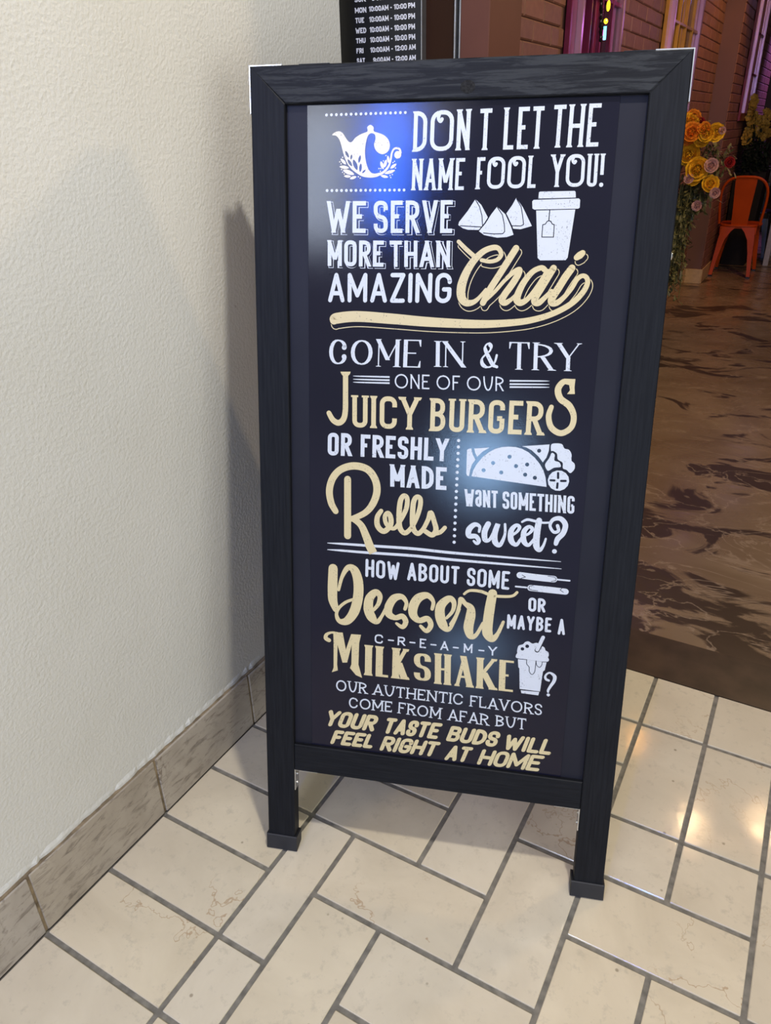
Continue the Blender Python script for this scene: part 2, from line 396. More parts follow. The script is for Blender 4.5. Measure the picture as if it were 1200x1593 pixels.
def catmull(P, W, n=7):
    if len(P) < 3: return P, W
    out = []; ow = []
    for i in range(len(P)-1):
        p0 = P[max(i-1, 0)]; p1 = P[i]; p2 = P[i+1]; p3 = P[min(i+2, len(P)-1)]
        for k in range(n):
            t = k/n
            out.append(.5*((2*p1)+(p2-p0)*t+(2*p0-5*p1+4*p2-p3)*t*t+(3*p1-p0-3*p2+p3)*t**3)); ow.append(W[i]*(1-t)+W[i+1]*t)
    out.append(P[-1]); ow.append(W[-1]); return out, ow
def disc(c, r, n=12): return [c+Vector((math.cos(2*math.pi*k/n), math.sin(2*math.pi*k/n)))*r for k in range(n)]
def strip(P, W, closed=False, capa=True, capb=True):
    polys = []; n = len(P)
    L = []; R = []
    for i in range(n):
        if closed: a, b = P[(i-1) % n], P[(i+1) % n]
        else: a, b = P[max(i-1, 0)], P[min(i+1, n-1)]
        d = (b-a)
        d = d.normalized() if d.length > 1e-9 else Vector((1, 0)); nn = Vector((-d.y, d.x))*W[i]/2
        L.append(P[i]+nn); R.append(P[i]-nn)
    for i in range(n if closed else n-1):
        j = (i+1) % n; polys.append([L[i], R[i], R[j], L[j]])
    if not closed:
        if capa: polys.append(disc(P[0], W[0]/2))
        if capb: polys.append(disc(P[-1], W[-1]/2))
    return polys
def round_path(P, r, closed, stadium, seg=5):
    n = len(P); out = []
    for i in range(n):
        if not closed and i in (0, n-1): out.append(P[i]); continue
        a, p, b = P[(i-1) % n], P[i], P[(i+1) % n]
        la, lb = (a-p).length, (b-p).length
        fa = 1. if (not closed and i-1 == 0) else .5; fb = 1. if (not closed and i+1 == n-1) else .5
        ca, cb = la*fa*r*.98, lb*fb*r*.98
        if stadium: ca = cb = min(ca, cb, )
        A = p+(a-p).normalized()*ca; B = p+(b-p).normalized()*cb
        for k in range(seg+1):
            t = k/seg; kk = .5523
            c1 = A+(p-A)*kk; c2 = B+(p-B)*kk
            out.append(A*(1-t)**3+c1*3*t*(1-t)**2+c2*3*t*t*(1-t)+B*t**3)
    res = [out[0]]
    for q in out[1:]:
        if (q-res[-1]).length > 1e-5: res.append(q)
    return res
GL = {
 'A': (.5, ['0,0 .5,1 ^', '1,0 .5,1', '.2,.28 .8,.28 -']), 'B': (.46, ['0,0 0,1', 'R 0,1 .93,1 .93,.53 0,.53', 'R 0,.53 1,.53 1,0 0,0']),
 'C': (.42, ['R 1,.70 1,1 0,1 0,0 1,0 1,.30']), 'D': (.46, ['0,0 0,1', 'R 0,1 1,1 1,0 0,0']),
 'E': (.38, ['0,0 0,1', '0,1 1,1', '0,.52 .8,.52 -', '0,0 1,0']), 'F': (.37, ['0,0 0,1', '0,1 1,1', '0,.52 .8,.52 -']),
 'G': (.46, ['R 1,.74 1,1 0,1 0,0 1,0 1,.45', '1,.45 .55,.45 -']), 'H': (.46, ['0,0 0,1', '1,0 1,1', '0,.5 1,.5 -']),
 'I': (.0, ['.5,0 .5,1']), 'K': (.48, ['0,0 0,1', '.05,.38 1,1 ^', '.32,.55 1,0']), 'L': (.36, ['0,0 0,1', '0,0 1,0']),
 'M': (.62, ['0,0 0,1 ^', '1,0 1,1', '0,1 .5,.2', '1,1 .5,.2 ^']), 'N': (.48, ['0,0 0,1 ^', '1,0 1,1 ^', '0,1 1,0']),
 'O': (.48, ['Q 0,1 1,1 1,0 0,0']), 'P': (.43, ['0,0 0,1', 'R 0,1 1,1 1,.46 0,.46']),
 'R': (.46, ['0,0 0,1', 'R 0,1 1,1 1,.48 0,.48', '.45,.48 1,0']),
 'S': (.42, ['R 1,.74 1,1 0,1 0,.54 1,.46 1,0 0,0 0,.26']), 'T': (.42, ['0,1 1,1', '.5,0 .5,1']),
 'U': (.45, ['R 0,1 0,0 1,0 1,1']), 'V': (.5, ['0,1 .5,0', '1,1 .5,0 ^']), 'W': (.72, ['0,1 .25,0', '.5,.8 .25,0 ^', '.5,.8 .75,0', '1,1 .75,0 ^']),
 'Y': (.5, ['0,1 .5,.46', '1,1 .5,.46 ^', '.5,0 .5,.5']), 'Z': (.42, ['0,1 1,1', '1,1 0,0', '0,0 1,0']),
 '&': (.72, ['~ 1,.52 .86,.2 .6,.02 .3,0 .06,.12 .03,.34 .25,.52 .55,.7 .62,.88 .45,1 .26,.9 .26,.72 .5,.38 .75,.1 1,.02']),
 '!': (.0, ['.5,.34 .5,1', 'D .5,0']), ':': (.0, ['D .5,.15', 'D .5,.65']), '-': (.34, ['0,.42 1,.42 -']),
 '0': (.46, ['Q 0,1 1,1 1,0 0,0']), '1': (.2, ['.9,0 .9,1', '.9,1 0,.8']), '2': (.42, ['R 0,.72 0,1 1,1 1,.58 0,.02', '0,0 1,0']),
 '9': (.44, ['Q 0,1 1,1 1,.45 0,.45', 'R 1,.72 1,0 0,0 0,.2']), ' ': (.22, []),
 'a': (.42, ['R 0,.76 0,1 1,1 1,0', 'R 1,.55 0,.55 0,0 1,0']),
}
def word_polys(plane, text, TL, TR, BL, tpx, st):
    """polygons in (u,v) of a word whose ink box has the given corners in the photograph"""
    a, b, c = plane.uv(TL), plane.uv(TR), plane.uv(BL)
    Wd = (b-a).length; Ht = (a-c).length; ex = (b-a)/Wd; ey = (a-c)/Ht
    t = tpx*Wd/math.dist(TL, TR)
    wd = st.get('w', {}); gap = st.get('gap', .10)*Ht; ch = st.get('ch', 1.); thin = st.get('thin', 1.)
    rr = st.get('r', .8); rnd = st.get('round', False); serif = st.get('serif', 0)
    ws = [t+wd.get(k, GL[k][0])*Ht if k != ' ' else .2*Ht for k in text]
    nat = sum(ws); free = Wd-gap*(len(text)-1)-2*t*st.get('serif', 0)*.85
    fixed = t*len(text); sc = (free-fixed)/max(nat-fixed, 1e-6) if len(text) > 1 or text not in 'I!:' else 1
    if all(k in 'I!:' for k in text): sc = 1
    ins = t*serif*.85; x = ins; out = []
    Z = lambda q: c+ex*q.x+ey*q.y
    for k, w0 in zip(text, ws):
        w = t+(w0-t)*sc
        def mp(s):
            gx, gy = map(float, s.split(',')); return Vector((x+t/2+gx*(w-t), t/2+gy*(Ht-t)))
        polys = []
        ends = {}
        for s in GL[k][1]:
            tk = s.split()
            if tk[0] not in 'RQ~D' and '-' != tk[-1]:
                for e in tk[:2]: ends[e] = ends.get(e, 0)+1
        for s in GL[k][1]:
            tk = s.split(); mod = ''
            if tk[-1] in '^-': mod = tk.pop()
            if tk[0] == 'D': polys.append(disc(mp(tk[1])+Vector((0, 0)), t*.62, 12)); continue
            if tk[0] in 'RQ':
                P = round_path([mp(z) for z in tk[1:]], rr, tk[0] == 'Q', st.get('stadium', True))
                n = len(P); W = []
                for i in range(n):
                    d = (P[(i+1) % n]-P[(i-1) % n]) if tk[0] == 'Q' else (P[min(i+1, n-1)]-P[max(i-1, 0)])
                    d = d.normalized(); W.append(t*(ch+(1-ch)*abs(d.y)**1.3))
                polys += strip(P, W, tk[0] == 'Q', rnd, rnd)
                if not rnd and tk[0] == 'R':
                    for e, q, nb in ((tk[1], P[0], P[1]), (tk[-1], P[-1], P[-2])):
                        gy = float(e.split(',')[1])
                        if gy == 1 and abs((q-nb).normalized().y) > .8:
                            polys.append([q+Vector((-t/2, 0)), q+Vector((t/2, 0)), q+Vector((t/2, t/2)), q+Vector((-t/2, t/2))])
                            if serif:
                                sl = t*serif; sh = t*st.get('sh', .4); y1 = Ht
                                polys.append([Vector((q.x-t/2-sl, y1-sh)), Vector((q.x+t/2+sl, y1-sh)), Vector((q.x+t/2+sl, y1)), Vector((q.x-t/2-sl, y1))])
                        elif serif and k in 'CGS' and st.get('ball', True):
                            polys.append(disc(q+Vector((-t*.15*(1 if q.x > x+w/2 else -1), 0)), t*.62, 12))
                continue
            if tk[0] == '~':
                P, W = catmull([mp(z) for z in tk[1:]], [t]*(len(tk)-1))
                W = []
                for i in range(len(P)):
                    d = (P[min(i+1, len(P)-1)]-P[max(i-1, 0)]).normalized(); W.append(t*(ch+(1-ch)*max(0, -d.x*d.y*1.2+abs(d.y)*.5)))
                polys += strip(P, [min(z, t) for z in W]); continue
            p, q = mp(tk[0]), mp(tk[1]); d = q-p
            steep = abs(d.y) > abs(d.x)*.7
            ww = t*(thin if mod == '^' else (1 if steep else ch))
            if not steep and mod != '^': ww = t*ch
            if rnd: polys += strip([p, q], [ww, ww]); continue
            if steep:
                sn = abs(d.normalized().y); hw = ww/2/max(sn, .4)
                cs = []
                for (z, e) in ((p, tk[0]), (q, tk[1])):
                    gy = float(e.split(',')[1])
                    zz = z.copy()
                    if gy in (0., 1.) or (k == 'K' and gy in (0., 1.)):
                        dy = t/2*(1 if gy == 1. else -1); zz = z+Vector((d.x/d.y*dy, dy))
                    cs.append((zz, gy, e))
                (p2, g0, e0), (q2, g1, e1) = cs
                fl = st.get('flare', 0)*ww
                polys.append([p2+Vector((-hw, 0)), p2+Vector((hw, 0)), q2+Vector((hw, 0)), q2+Vector((-hw, 0))])
                if serif:
                    for zz, gy, e in cs:
                        if gy in (0., 1.) and ends.get(e, 0) == 1 or (gy in (0., 1.) and k in 'NM' and e in ('0,1', '1,1') and mod == '^' and ends.get(e, 0) > 1 and not (k == 'N' and e == '1,0')):
                            sl = t*serif; sh = t*st.get('sh', .4); sg = -1 if gy == 1. else 1
                            y0 = zz.y; bb_ = hw+sl
                            polys.append([Vector((zz.x-bb_, y0)), Vector((zz.x+bb_, y0)), Vector((zz.x+bb_*.98, y0+sg*sh*.6)), Vector((zz.x+hw, y0+sg*sh*1.6)), Vector((zz.x-hw, y0+sg*sh*1.6)), Vector((zz.x-bb_*.98, y0+sg*sh*.6))])
            else:
                hw = ww/2; sg = 1 if d.x > 0 else -1
                gy = float(tk[0].split(',')[1]); off = 0
                if mod != '-' and gy in (0., 1.) and ch < 1: off = (t-ww)/2*(1 if gy == 1. else -1)
                e = 0 if mod == '-' else t/2*sg
                a1 = p+Vector((-e, off)); b1 = q+Vector((e if not (k in 'EF' and mod == '-') else 0, off))
                polys.append([a1+Vector((0, -hw)), b1+Vector((0, -hw)), b1+Vector((0, hw)), a1+Vector((0, hw))])
                if serif and k in 'EFTLZ' and mod != '-':
                    tick = st.get('tick', .2)*Ht; th_ = t*st.get('tw', .45)
                    for z_, on in ((b1, True), (a1, k == 'T')):
                        if on:
                            s2 = -1 if gy == 1. else 1; xs = -1 if z_ is b1 else 1
                            polys.append([z_+Vector((0, -hw*s2)), z_+Vector((0, s2*tick)), z_+Vector((xs*th_*.6, s2*tick)), z_+Vector((xs*th_*2, -hw*s2))])
        if st.get('curl') and k == 'O':
            P, W = catmull([Vector((x+w*.36, Ht*.9)), Vector((x+w*.33, Ht*.80)), Vector((x+w*.42, Ht*.73)), Vector((x+w*.48, Ht*.78))], [t*.9, t*.8, t*.8, t*.9])
            polys += strip(P, W)
        out += [[Z(v) for v in pl] for pl in polys]
        x += w+gap
    return out
class Art:
    """collects flat ink polygons on a plane at thin layered heights"""
    def __init__(s, plane, base): s.p = plane; s.base = base
    def ink(s, name, polys, mat, parent, layer=1, off=(0, 0), label=None):
        vs = []; fs = []; w = s.base+layer*.00012
        for pl in polys:
            n = len(vs); wi = w+3e-6*(len(fs) % 24); vs += [s.p.at(v.x+off[0], v.y+off[1], wi) for v in pl]; fs.append(tuple(range(n, n+len(pl))))
        o = link_mesh(name, vs, fs, mat, parent)
        me = o.data   # make every print face look outwards
        bm = bmesh.new(); bm.from_mesh(me)
        for f in bm.faces:
            f.normal_update()
            if f.normal.dot(s.p.n) < 0: f.normal_flip()
        bm.to_mesh(me); bm.free()
        if label: o['label'] = label
        return o

# ---------------------------------------------------------------- opening-hours board on the door
bd = empty('hours_board', (-.95, YS-.0, 1.39))
tag(bd, 'black opening-hours sign with white lettering on the shop door', 'sign')
box('sign_face', (-1.059, YS-.008, 1.39), (-.850, YS+.0115, 1.78), 'board', bd, ch=.001)
box('metal_edge', (-.850, YS-.0085, 1.39), (-.8475, YS+.0115, 1.78), 'alu', bd)
hp = Plane((-1.059, YS-.0081, 1.39), (1, 0, 0), (0, 0, 1)); ha = Art(hp, .00005)
def z3(p): return (380+p[0]/3, p[1]/3)
HRS = [('SUN', (515, -13), (566, -17), (516, 11), '9:00AM - 10:00 PM', (595, -21), (797, -40), (597, 4)),
       ('MON', (517, 37), (570, 33), (518, 62), '10:00AM - 10:00 PM', (581, 31), (797, 11), (583, 55)),
       ('TUE', (519, 84), (560, 81), (520, 109), '10:00AM - 10:00 PM', (583, 79), (797, 61), (585, 104)),
       ('WED', (520, 131), (570, 128), (521, 157), '10:00AM - 10:00 PM', (585, 127), (797, 110), (587, 152)),
       ('THU', (522, 179), (567, 176), (523, 203), '10:00AM - 10:00 PM', (587, 174), (798, 158), (589, 199)),
       ('FRI', (524, 226), (557, 224), (525, 250), '10:00AM - 12:00 AM', (588, 222), (800, 206), (590, 246)),
       ('SAT', (526, 272), (564, 270), (527, 296), '9:00AM - 12:00 AM', (602, 269), (801, 256), (603, 292))]
for d, a, b, c, t, e, f, g in HRS:
    st = dict(r=.8, gap=.1)
    pl = word_polys(hp, d, z3(a), z3(b), z3(c), 1.45, st)+word_polys(hp, t, z3(e), z3(f), z3(g), 1.35, st)
    ha.ink('lettering', pl, 'whitetext', bd, 1)

# ---------------------------------------------------------------- sandwich board
BL = Vector((-.73979258, .7627111, 0)); BR = Vector((-.10759805, .97285625, 0)); TLw = Vector((-.85265204, 1.07575717, 1.40125402))
SW, SL = .6662, 1.4402
sp = Plane(BL, BR-BL, TLw-BL)
NF = sp.n if sp.n.y < 0 else -sp.n; sp.n = NF
root = empty('sandwich_board', BL+(BR-BL)/2)
tag(root, 'tall black wooden A-frame sign with a dark menu poster standing on the tiles', 'sign')
def sbox(name, u0, u1, v0, v1, w0, w1, mat, parent, pl=sp, q=None, ch=.0015, wear=0., along='v', clamp=True):
    """board in sign coordinates; q gives four (u,v) corners for mitred pieces"""
    q = q or [(u0, v0), (u1, v0), (u1, v1), (u0, v1)]
    cu = sum(p[0] for p in q)/4; cv = sum(p[1] for p in q)/4
    def inn(p, c):
        return (p[0]+(c if p[0] < cu else -c), p[1]+(c if p[1] < cv else -c))
    vs = []; uv = []
    for w_, qq in ((w0, q), (w1-ch, q), (w1, [inn(p, ch) for p in q])):
        for p in qq:
            X = pl.at(p[0], p[1], w_)
            if clamp and X.z < .0012: X.z = .0012
            vs.append(X); uv.append((p[1], p[0]+w_) if along == 'v' else (p[0], p[1]+w_))
    fs = [(3, 2, 1, 0), (8, 9, 10, 11)]
    for a in (0, 4):
        for k in range(4): fs.append((a+k, a+(k+1) % 4, a+4+(k+1) % 4, a+4+k))
    return link_mesh(name, vs, fs, mat, parent, uvs=uv, wear=wear)
T = .026; a0, a1, b0, b1 = .0575, .6105, .245, 1.3855
sbox('stile', 0, 0, 0, 0, -T, 0, 'wood', root, q=[(.001, .006), (a0, .006), (a0, b1), (.001, SL)], wear=.05)
sbox('stile', 0, 0, 0, 0, -T, 0, 'wood', root, q=[(a1, .006), (SW-.001, .006), (SW-.001, SL), (a1, b1)], wear=.04)
rail = sbox('top_rail', 0, 0, 0, 0, -T, -.0003, 'wood', root, q=[(a0, b1), (a1, b1), (SW-.001, SL), (.001, SL)], wear=1., along='u')
sbox('bottom_rail', a0+.0003, a1-.0003, .187, b0, -T, -.001, 'wood', root, wear=.05, along='u')
# knot in the top rail
kc = sp.uv((728, 135)); kv = []; kf = []
for r_, w_ in ((0, -.0003), (.0045, -.0001), (.0070, .0001), (.0095, -.0002)):
    for k in range(14): kv.append(sp.at(kc.x+r_*1.2*math.cos(k*math.tau/14), kc.y+r_*math.sin(k*math.tau/14), w_))
for i in range(3):
    for k in range(14): kf.append((i*14+k, i*14+(k+1) % 14, (i+1)*14+(k+1) % 14, (i+1)*14+k))
link_mesh('wood_knot', kv, kf, 'knot', rail, smooth=True)
sbox('backing_board', a0-.004, a1+.004, b0-.004, b1+.004, -.018, -.010, 'panel', root, clamp=False)
PW = -.0085
poster = sbox('poster', .092, .571, b0+.0005, b1-.001, -.0098, PW, 'poster', root, ch=.0002)
poster['label'] = 'glossy dark poster printed with cream and white lettering'
for u0, u1 in ((-.0025, a0+.0045), (a1-.0045, SW+.002)):
    sbox('rubber_foot', u0, u1, 0, .034, -T-.003, .003, 'rubber', root)
# steel angle brackets at the corners
def bracket(cu, cv, su, sv, l1=.052, l2=.068):
    t = .0016; mb = MB()
    def seg(u0, u1, v0, v1):
        P = [sp.at(u, v, w_) for w_ in (-.024, -.002) for (u, v) in ((u0, v0), (u1, v0), (u1, v1), (u0, v1))]
        mb.hexa(P[:4], P[4:])
    ua, ub = sorted((cu, cu+su*l1)); va, vb = sorted((cv, cv-sv*t)); seg(ua, ub, va, vb)
    ua, ub = sorted((cu, cu-su*t)); va, vb = sorted((cv-sv*t, cv+sv*l2)); seg(ua, ub, va, vb)
    o = mb.build('corner_bracket', 'metal', root); o['label'] = 'bare steel corner bracket'
    for k in (.3, .75):
        b2 = MB(); c = sp.at(cu+su*.0004, cv+sv*l2*k, -.013); b2.ball(c, .0026, 8, 4); b2.build('screw', 'metal', o)
bracket(.0002, SL+.0001, 1, -1); bracket(SW-.0005, SL+.0001, -1, -1)
bracket(a0+.0020, .1868, 1, -1, .045, .045); bracket(a1-.0020, .1868, -1, -1, .045, .045)
c = sp.at(SW, sp.uv((1044, 398)).y, -.012); mb = MB(); mb.ball(c, (.0035, .0035, .006), 8, 4); mb.build('screw', 'metal', root)
# rear frame, hinged at the top and spread backwards
top = sp.at(0, SL-.004, -T-.004); back = Vector((-.316, .949, 0)); foot = top+back*.33; foot.z = 0
rp = Plane(foot, BR-BL, top-foot); rp.n = rp.x.cross(rp.y).normalized()
if rp.n.y > 0: rp.n = -rp.n
RL = (top-foot).length
for u0, u1 in ((.001, .057), (.609, .665)):
    sbox('rear_stile', u0, u1, .004, RL, -T, 0, 'wood', root, pl=rp)
    sbox('rubber_foot', u0-.003, u1+.003, 0, .034, -T-.003, .003, 'rubber', root, pl=rp)
sbox('rear_rail', .0575, .6085, RL-.056, RL, -T, 0, 'wood', root, pl=rp, along='u')
sbox('rear_rail', .0575, .6085, .187, .245, -T, 0, 'wood', root, pl=rp, along='u')
sbox('backing_board', .0575, .6085, .2455, RL-.0565, -.016, -.009, 'panel', root, pl=rp)
for u in (.08, .57):
    P = [sp.at(u+du, SL+.0016, w_) for du, w_ in ((0, -.004), (.05, -.004), (.05, -.05), (0, -.05))]
    Q = [p-Vector((0, 0, .0014)) for p in P]; mb = MB(); mb.hexa(Q, P); mb.build('hinge', 'black', root)

# ---------------------------------------------------------------- poster artwork
art = Art(sp, PW)
V2 = Vector
def crop(ox, oy, sc): return lambda x, y: (ox+x/sc, oy+y/sc)
def uvp(c, x, y): return sp.uv(c(x, y))
def pxm(c, q, w):   # width in crop pixels -> metres near q
    p = c(*q); a = sp.uv((p[0]-4, p[1])); b = sp.uv((p[0]+4, p[1])); cc = sp.uv((p[0], p[1]-4)); d = sp.uv((p[0], p[1]+4))
    k = (a-b).length/8*.5+(cc-d).length/8*.5; k0 = c(0, 0); k1 = c(1, 0); return w*(k1[0]-k0[0])*k
def stroke(c, pts, capa=True, capb=True):
    P = [uvp(c, x, y) for x, y, w_ in pts]; W = [pxm(c, (x, y), w_) for x, y, w_ in pts]
    P, W = catmull(P, W); return strip(P, W, False, capa, capb)
def line(c, pts, wpx, closed=False):
    out = []
    P = [uvp(c, x, y) for x, y in pts]; W = pxm(c, pts[0], wpx)
    if closed: P.append(P[0])
    for a, b in zip(P, P[1:]): out += strip([a, b], [W, W])
    return out
def poly(c, pts): return [[uvp(c, x, y) for x, y in pts]]
def smooth_poly(c, pts):
    P = [uvp(c, x, y) for x, y in pts]; n = len(P); out = []
    for i in range(n):
        p0, p1, p2, p3 = P[i-1], P[i], P[(i+1) % n], P[(i+2) % n]
        for k in range(4):
            t = k/4; out.append(.5*((2*p1)+(p2-p0)*t+(2*p0-5*p1+4*p2-p3)*t*t+(3*p1-p0-3*p2+p3)*t**3))
    return [out]
def dot(c, x, y, r): return [disc(uvp(c, x, y), pxm(c, (x, y), r), 14)]
def leafp(c, x, y, L, w_, ang):
    ca, sa = math.cos(math.radians(ang)), math.sin(math.radians(ang)); P = []
    for k in range(12):
        t = k/12*math.tau; a = math.cos(t)*L/2; b = math.sin(t)*w_/2*(1-.35*math.cos(t)**2); P.append((x+a*ca-b*sa, y+a*sa+b*ca))
    return poly(c, P)
FULL = crop(0, 0, 1)
west = dict(r=.85, stadium=True, serif=.26, sh=.38, curl=True, w={'O': .60, 'D': .30, 'N': .28, 'T': .22, 'L': .20, 'E': .22, 'H': .30, 'A': .30, 'M': .42, 'F': .2, 'Y': .34, 'U': .26}, gap=.09, tick=.0, ball=False)
block = dict(r=.85, gap=.10)
west2 = dict(r=.85, serif=.28, sh=.4, gap=.12, w={'U': .36, 'I': 0, 'C': .42, 'Y': .44, 'B': .36, 'R': .38, 'G': .38, 'E': .30}, ball=False, tick=.0)
hand = dict(r=1., round=True, gap=.10)
did = dict(r=1., stadium=False, ch=.28, thin=.30, serif=.5, sh=.16, gap=.16, tick=.22, tw=.35, w={'C': .62, 'O': .80, 'M': .82, 'E': .58, 'N': .72, 'I': .0, 'T': .72, 'R': .66, 'Y': .78, '&': .72})
slab = dict(r=1., stadium=False, serif=.85, sh=.5, gap=.17, tick=.17, tw=.5, ball=False, w={'O': .78, 'C': .62, 'U': .62, 'A': .62, 'T': .56, 'H': .58, 'N': .60, 'M': .74, 'R': .52, 'E': .46, 'F': .46, 'L': .44, 'V': .62, 'B': .5, 'S': .46})
geo = dict(r=1., stadium=False, gap=.18, w={'O': .92, 'N': .58, 'E': .46, 'F': .44, 'U': .6, 'R': .48})
heavy = dict(r=.95, ch=.36, thin=.55, serif=.14, sh=.25, gap=.12, tick=.0, w={'S': .34, 'K': .36, 'L': .26, 'H': .30, 'A': .36, 'E': .24}, ball=False)
brush = dict(r=.9, round=True, gap=.03, w={'Y': .55, 'O': .5, 'U': .5, 'R': .5, 'T': .5, 'A': .55, 'S': .45, 'E': .5, 'B': .5, 'D': .5, 'W': .75, 'L': .42, 'F': .45, 'G': .5, 'H': .55, 'M': .75, 'I': .06})
def words(mat, lst, label=None, shadow=None):
    for text, st, TL, TR, BLq, t in lst:
        sh = []; dk = []; pl = word_polys(sp, text, TL, TR, BLq, t, st)
        if shadow:
            dx, dy = shadow; o = lambda q: (q[0]+dx, q[1]+dy)
            g = 1.1
            e = lambda q, sx, sy, k: (q[0]+sx*k, q[1]+sy*k)
            sh += word_polys(sp, text, e(o(TL), -1, -1, g), e(o(TR), 1, -1, g), e(o(BLq), -1, 1, g), t+2*g, st)
            dk += word_polys(sp, text, e(o(TL), -1, -1, .3), e(o(TR), 1, -1, .3), e(o(BLq), -1, 1, .3), t+.6, st)
        if shadow:
            art.ink('lettering_shadow_line', sh, mat, poster, 1); art.ink('lettering_shadow', dk, 'ink_dark', poster, 2)
        art.ink('lettering', pl, mat, poster, 3, label=('white' if mat == 'white' else 'cream')+' printed word '+text.upper())
words('white', [('DON', west, (642, 171), (734, 167), (640, 234.5), 6.3), ('T', west, (746, 167), (767.5, 166), (743, 232), 6.3),
                ('LET', west, (784.5, 165), (849.4, 162.5), (781, 231), 6.3), ('THE', west, (862, 161), (939, 158), (857, 228), 6.3)], 'white lettering DON T LET THE')
words('white', [('NAME', west, (640, 245.3), (724.7, 244), (638.3, 294.7), 5.2), ('FOOL', west, (741.3, 243), (838, 240), (738.7, 293), 5.4),
                ('YOU!', west, (858.6, 238.5), (943.6, 237), (856, 289.5), 5.4)], 'white lettering NAME FOOL YOU!')
words('white', [('WE', dict(block, w={'W': .55, 'E': .27}), (507, 311.5), (568, 311.5), (507, 361), 6.3), ('SERVE', dict(block, w={'S': .34, 'E': .26, 'R': .32, 'V': .36}), (580, 311), (704, 310), (580, 361.5), 6.3)], 'white shadowed lettering WE SERVE', (2.6, 2.2))
words('white', [('MORE', dict(block, w={'M': .46, 'O': .38, 'R': .34, 'E': .30}), (508, 372.6), (596, 373.5), (508, 413), 5.8), ('THAN', block, (605, 373.5), (700, 373.5), (605, 414.5), 5.8)], 'white shadowed lettering MORE THAN', (2.4, 2.))
words('white', [('AMAZING', dict(hand, gap=.11), (508.7, 424), (703, 424), (508.7, 470), 6.4)], 'white rounded lettering AMAZING')
words('white', [('COME', did, (508, 526), (657.5, 529), (507.5, 568.5), 6.2), ('IN', did, (675, 530.5), (725.5, 531.5), (674.5, 571), 6.2), ('&', dict(did, ch=.4), (743, 531), (779, 532), (743, 574), 6.5),
                ('TRY', did, (790, 532), (906, 534.5), (789, 575), 6.2)], 'white serif lettering COME IN & TRY')
words('white', [('ONE', geo, (613, 582), (667.5, 583.5), (613, 604.5), 2.2), ('OF', geo, (678.5, 584), (715, 585), (678.5, 606.5), 2.2), ('OUR', geo, (726, 585.5), (783.5, 586.5), (726, 608), 2.2)], 'thin white lettering ONE OF OUR')
words('cream', [('UICY', west2, (545, 615.3), (653, 619), (545, 665.5), 7.3), ('BURGER', west2, (668, 620), (848.8, 625.6), (666.5, 671.5), 7.5)], 'cream lettering JUICY BURGERS')
words('white', [('OR', block, (508.4, 674), (546, 675.3), (508, 709.4), 6.2), ('FRESHLY', block, (560, 676.7), (697.4, 683.7), (559.5, 711.5), 6.2)], 'white lettering OR FRESHLY')
words('white', [('MADE', block, (606, 723.4), (694.6, 728.6), (606, 758.4), 6.6)], 'white lettering MADE')
words('white', [('WaNT', dict(block, gap=.07, w={'W': .5, 'a': .27, 'N': .34, 'T': .26}), (722.4, 762.3), (774.4, 765.2), (722.6, 789), 4.3),
                ('SOMETHING', dict(block, gap=.07, w={'S': .27, 'O': .27, 'M': .45, 'E': .24, 'T': .26, 'H': .3, 'N': .34, 'G': .28}), (782, 765.8), (895, 773.6), (781.7, 793), 4.3)], 'white lettering WANT SOMETHING')
words('white', [('HOW', hand, (567.5, 871.3), (620.8, 877), (567, 899.5), 4.6), ('ABOUT', hand, (633, 877), (714.9, 883.5), (632.5, 905), 4.6), ('SOME', hand, (726.8, 885), (794, 891.5), (725.5, 913.4), 4.6)], 'white lettering HOW ABOUT SOME')
words('white', [('OR', hand, (822.6, 931.8), (849.6, 934), (822, 953.6), 4.4), ('MAYBE', hand, (789.4, 958), (859.4, 964), (788.4, 980.6), 4.2), ('A', hand, (868.9, 965), (880.4, 966), (868, 990), 4.2)], 'white lettering OR MAYBE A')
sm = dict(r=.9, gap=.1)
words('white', [('C', sm, (582, 989), (595, 990.5), (581.5, 1003), 2.4), ('R', sm, (618, 993), (629.5, 994), (617.5, 1006.5), 2.4), ('E', sm, (652.5, 996), (662.5, 997), (652, 1010.5), 2.4),
                ('A', sm, (685, 1000), (697.5, 1001), (684.5, 1014), 2.4), ('M', sm, (721.5, 1004), (735, 1005), (721, 1018), 2.4), ('Y', sm, (760, 1008), (773, 1009.5), (759.5, 1022), 2.4)], 'small white letters C-R-E-A-M-Y')
for x, y in ((603.5, 998.5), (637, 1002), (670, 1005.5), (705, 1010), (745, 1014.5)): art.ink('printed_dash', line(FULL, [(x, y), (x+7.5, y+.8)], 2.2), 'white', poster, 3)
words('cream', [('ILK', heavy, (565.8, 1005.8), (635, 1013), (565, 1053), 11), ('SHAKE', heavy, (642, 1015.5), (801, 1031.5), (642, 1063), 10)], 'cream lettering MILKSHAKE')
words('white', [('OUR', slab, (519.7, 1060.3), (570.8, 1065.5), (519.7, 1077.5), 2.3), ('AUTHENTIC', slab, (578.5, 1066.7), (722, 1083.3), (578, 1083.6), 2.3), ('FLAVORS', slab, (730, 1084.7), (845.8, 1099.2), (729.5, 1102), 2.3)], 'white slab lettering OUR AUTHENTIC FLAVORS')
words('white', [('COME', slab, (540, 1087.5), (610.8, 1095), (539.7, 1104), 2.3), ('FROM', slab, (618, 1095.3), (687.5, 1105), (617, 1112.6), 2.3), ('AFAR', slab, (696, 1106), (761.7, 1115), (695.5, 1123.5), 2.3),
                ('BUT', slab, (770.5, 1115.8), (820.7, 1121.8), (770, 1133), 2.3)], 'white slab lettering COME FROM AFAR BUT')
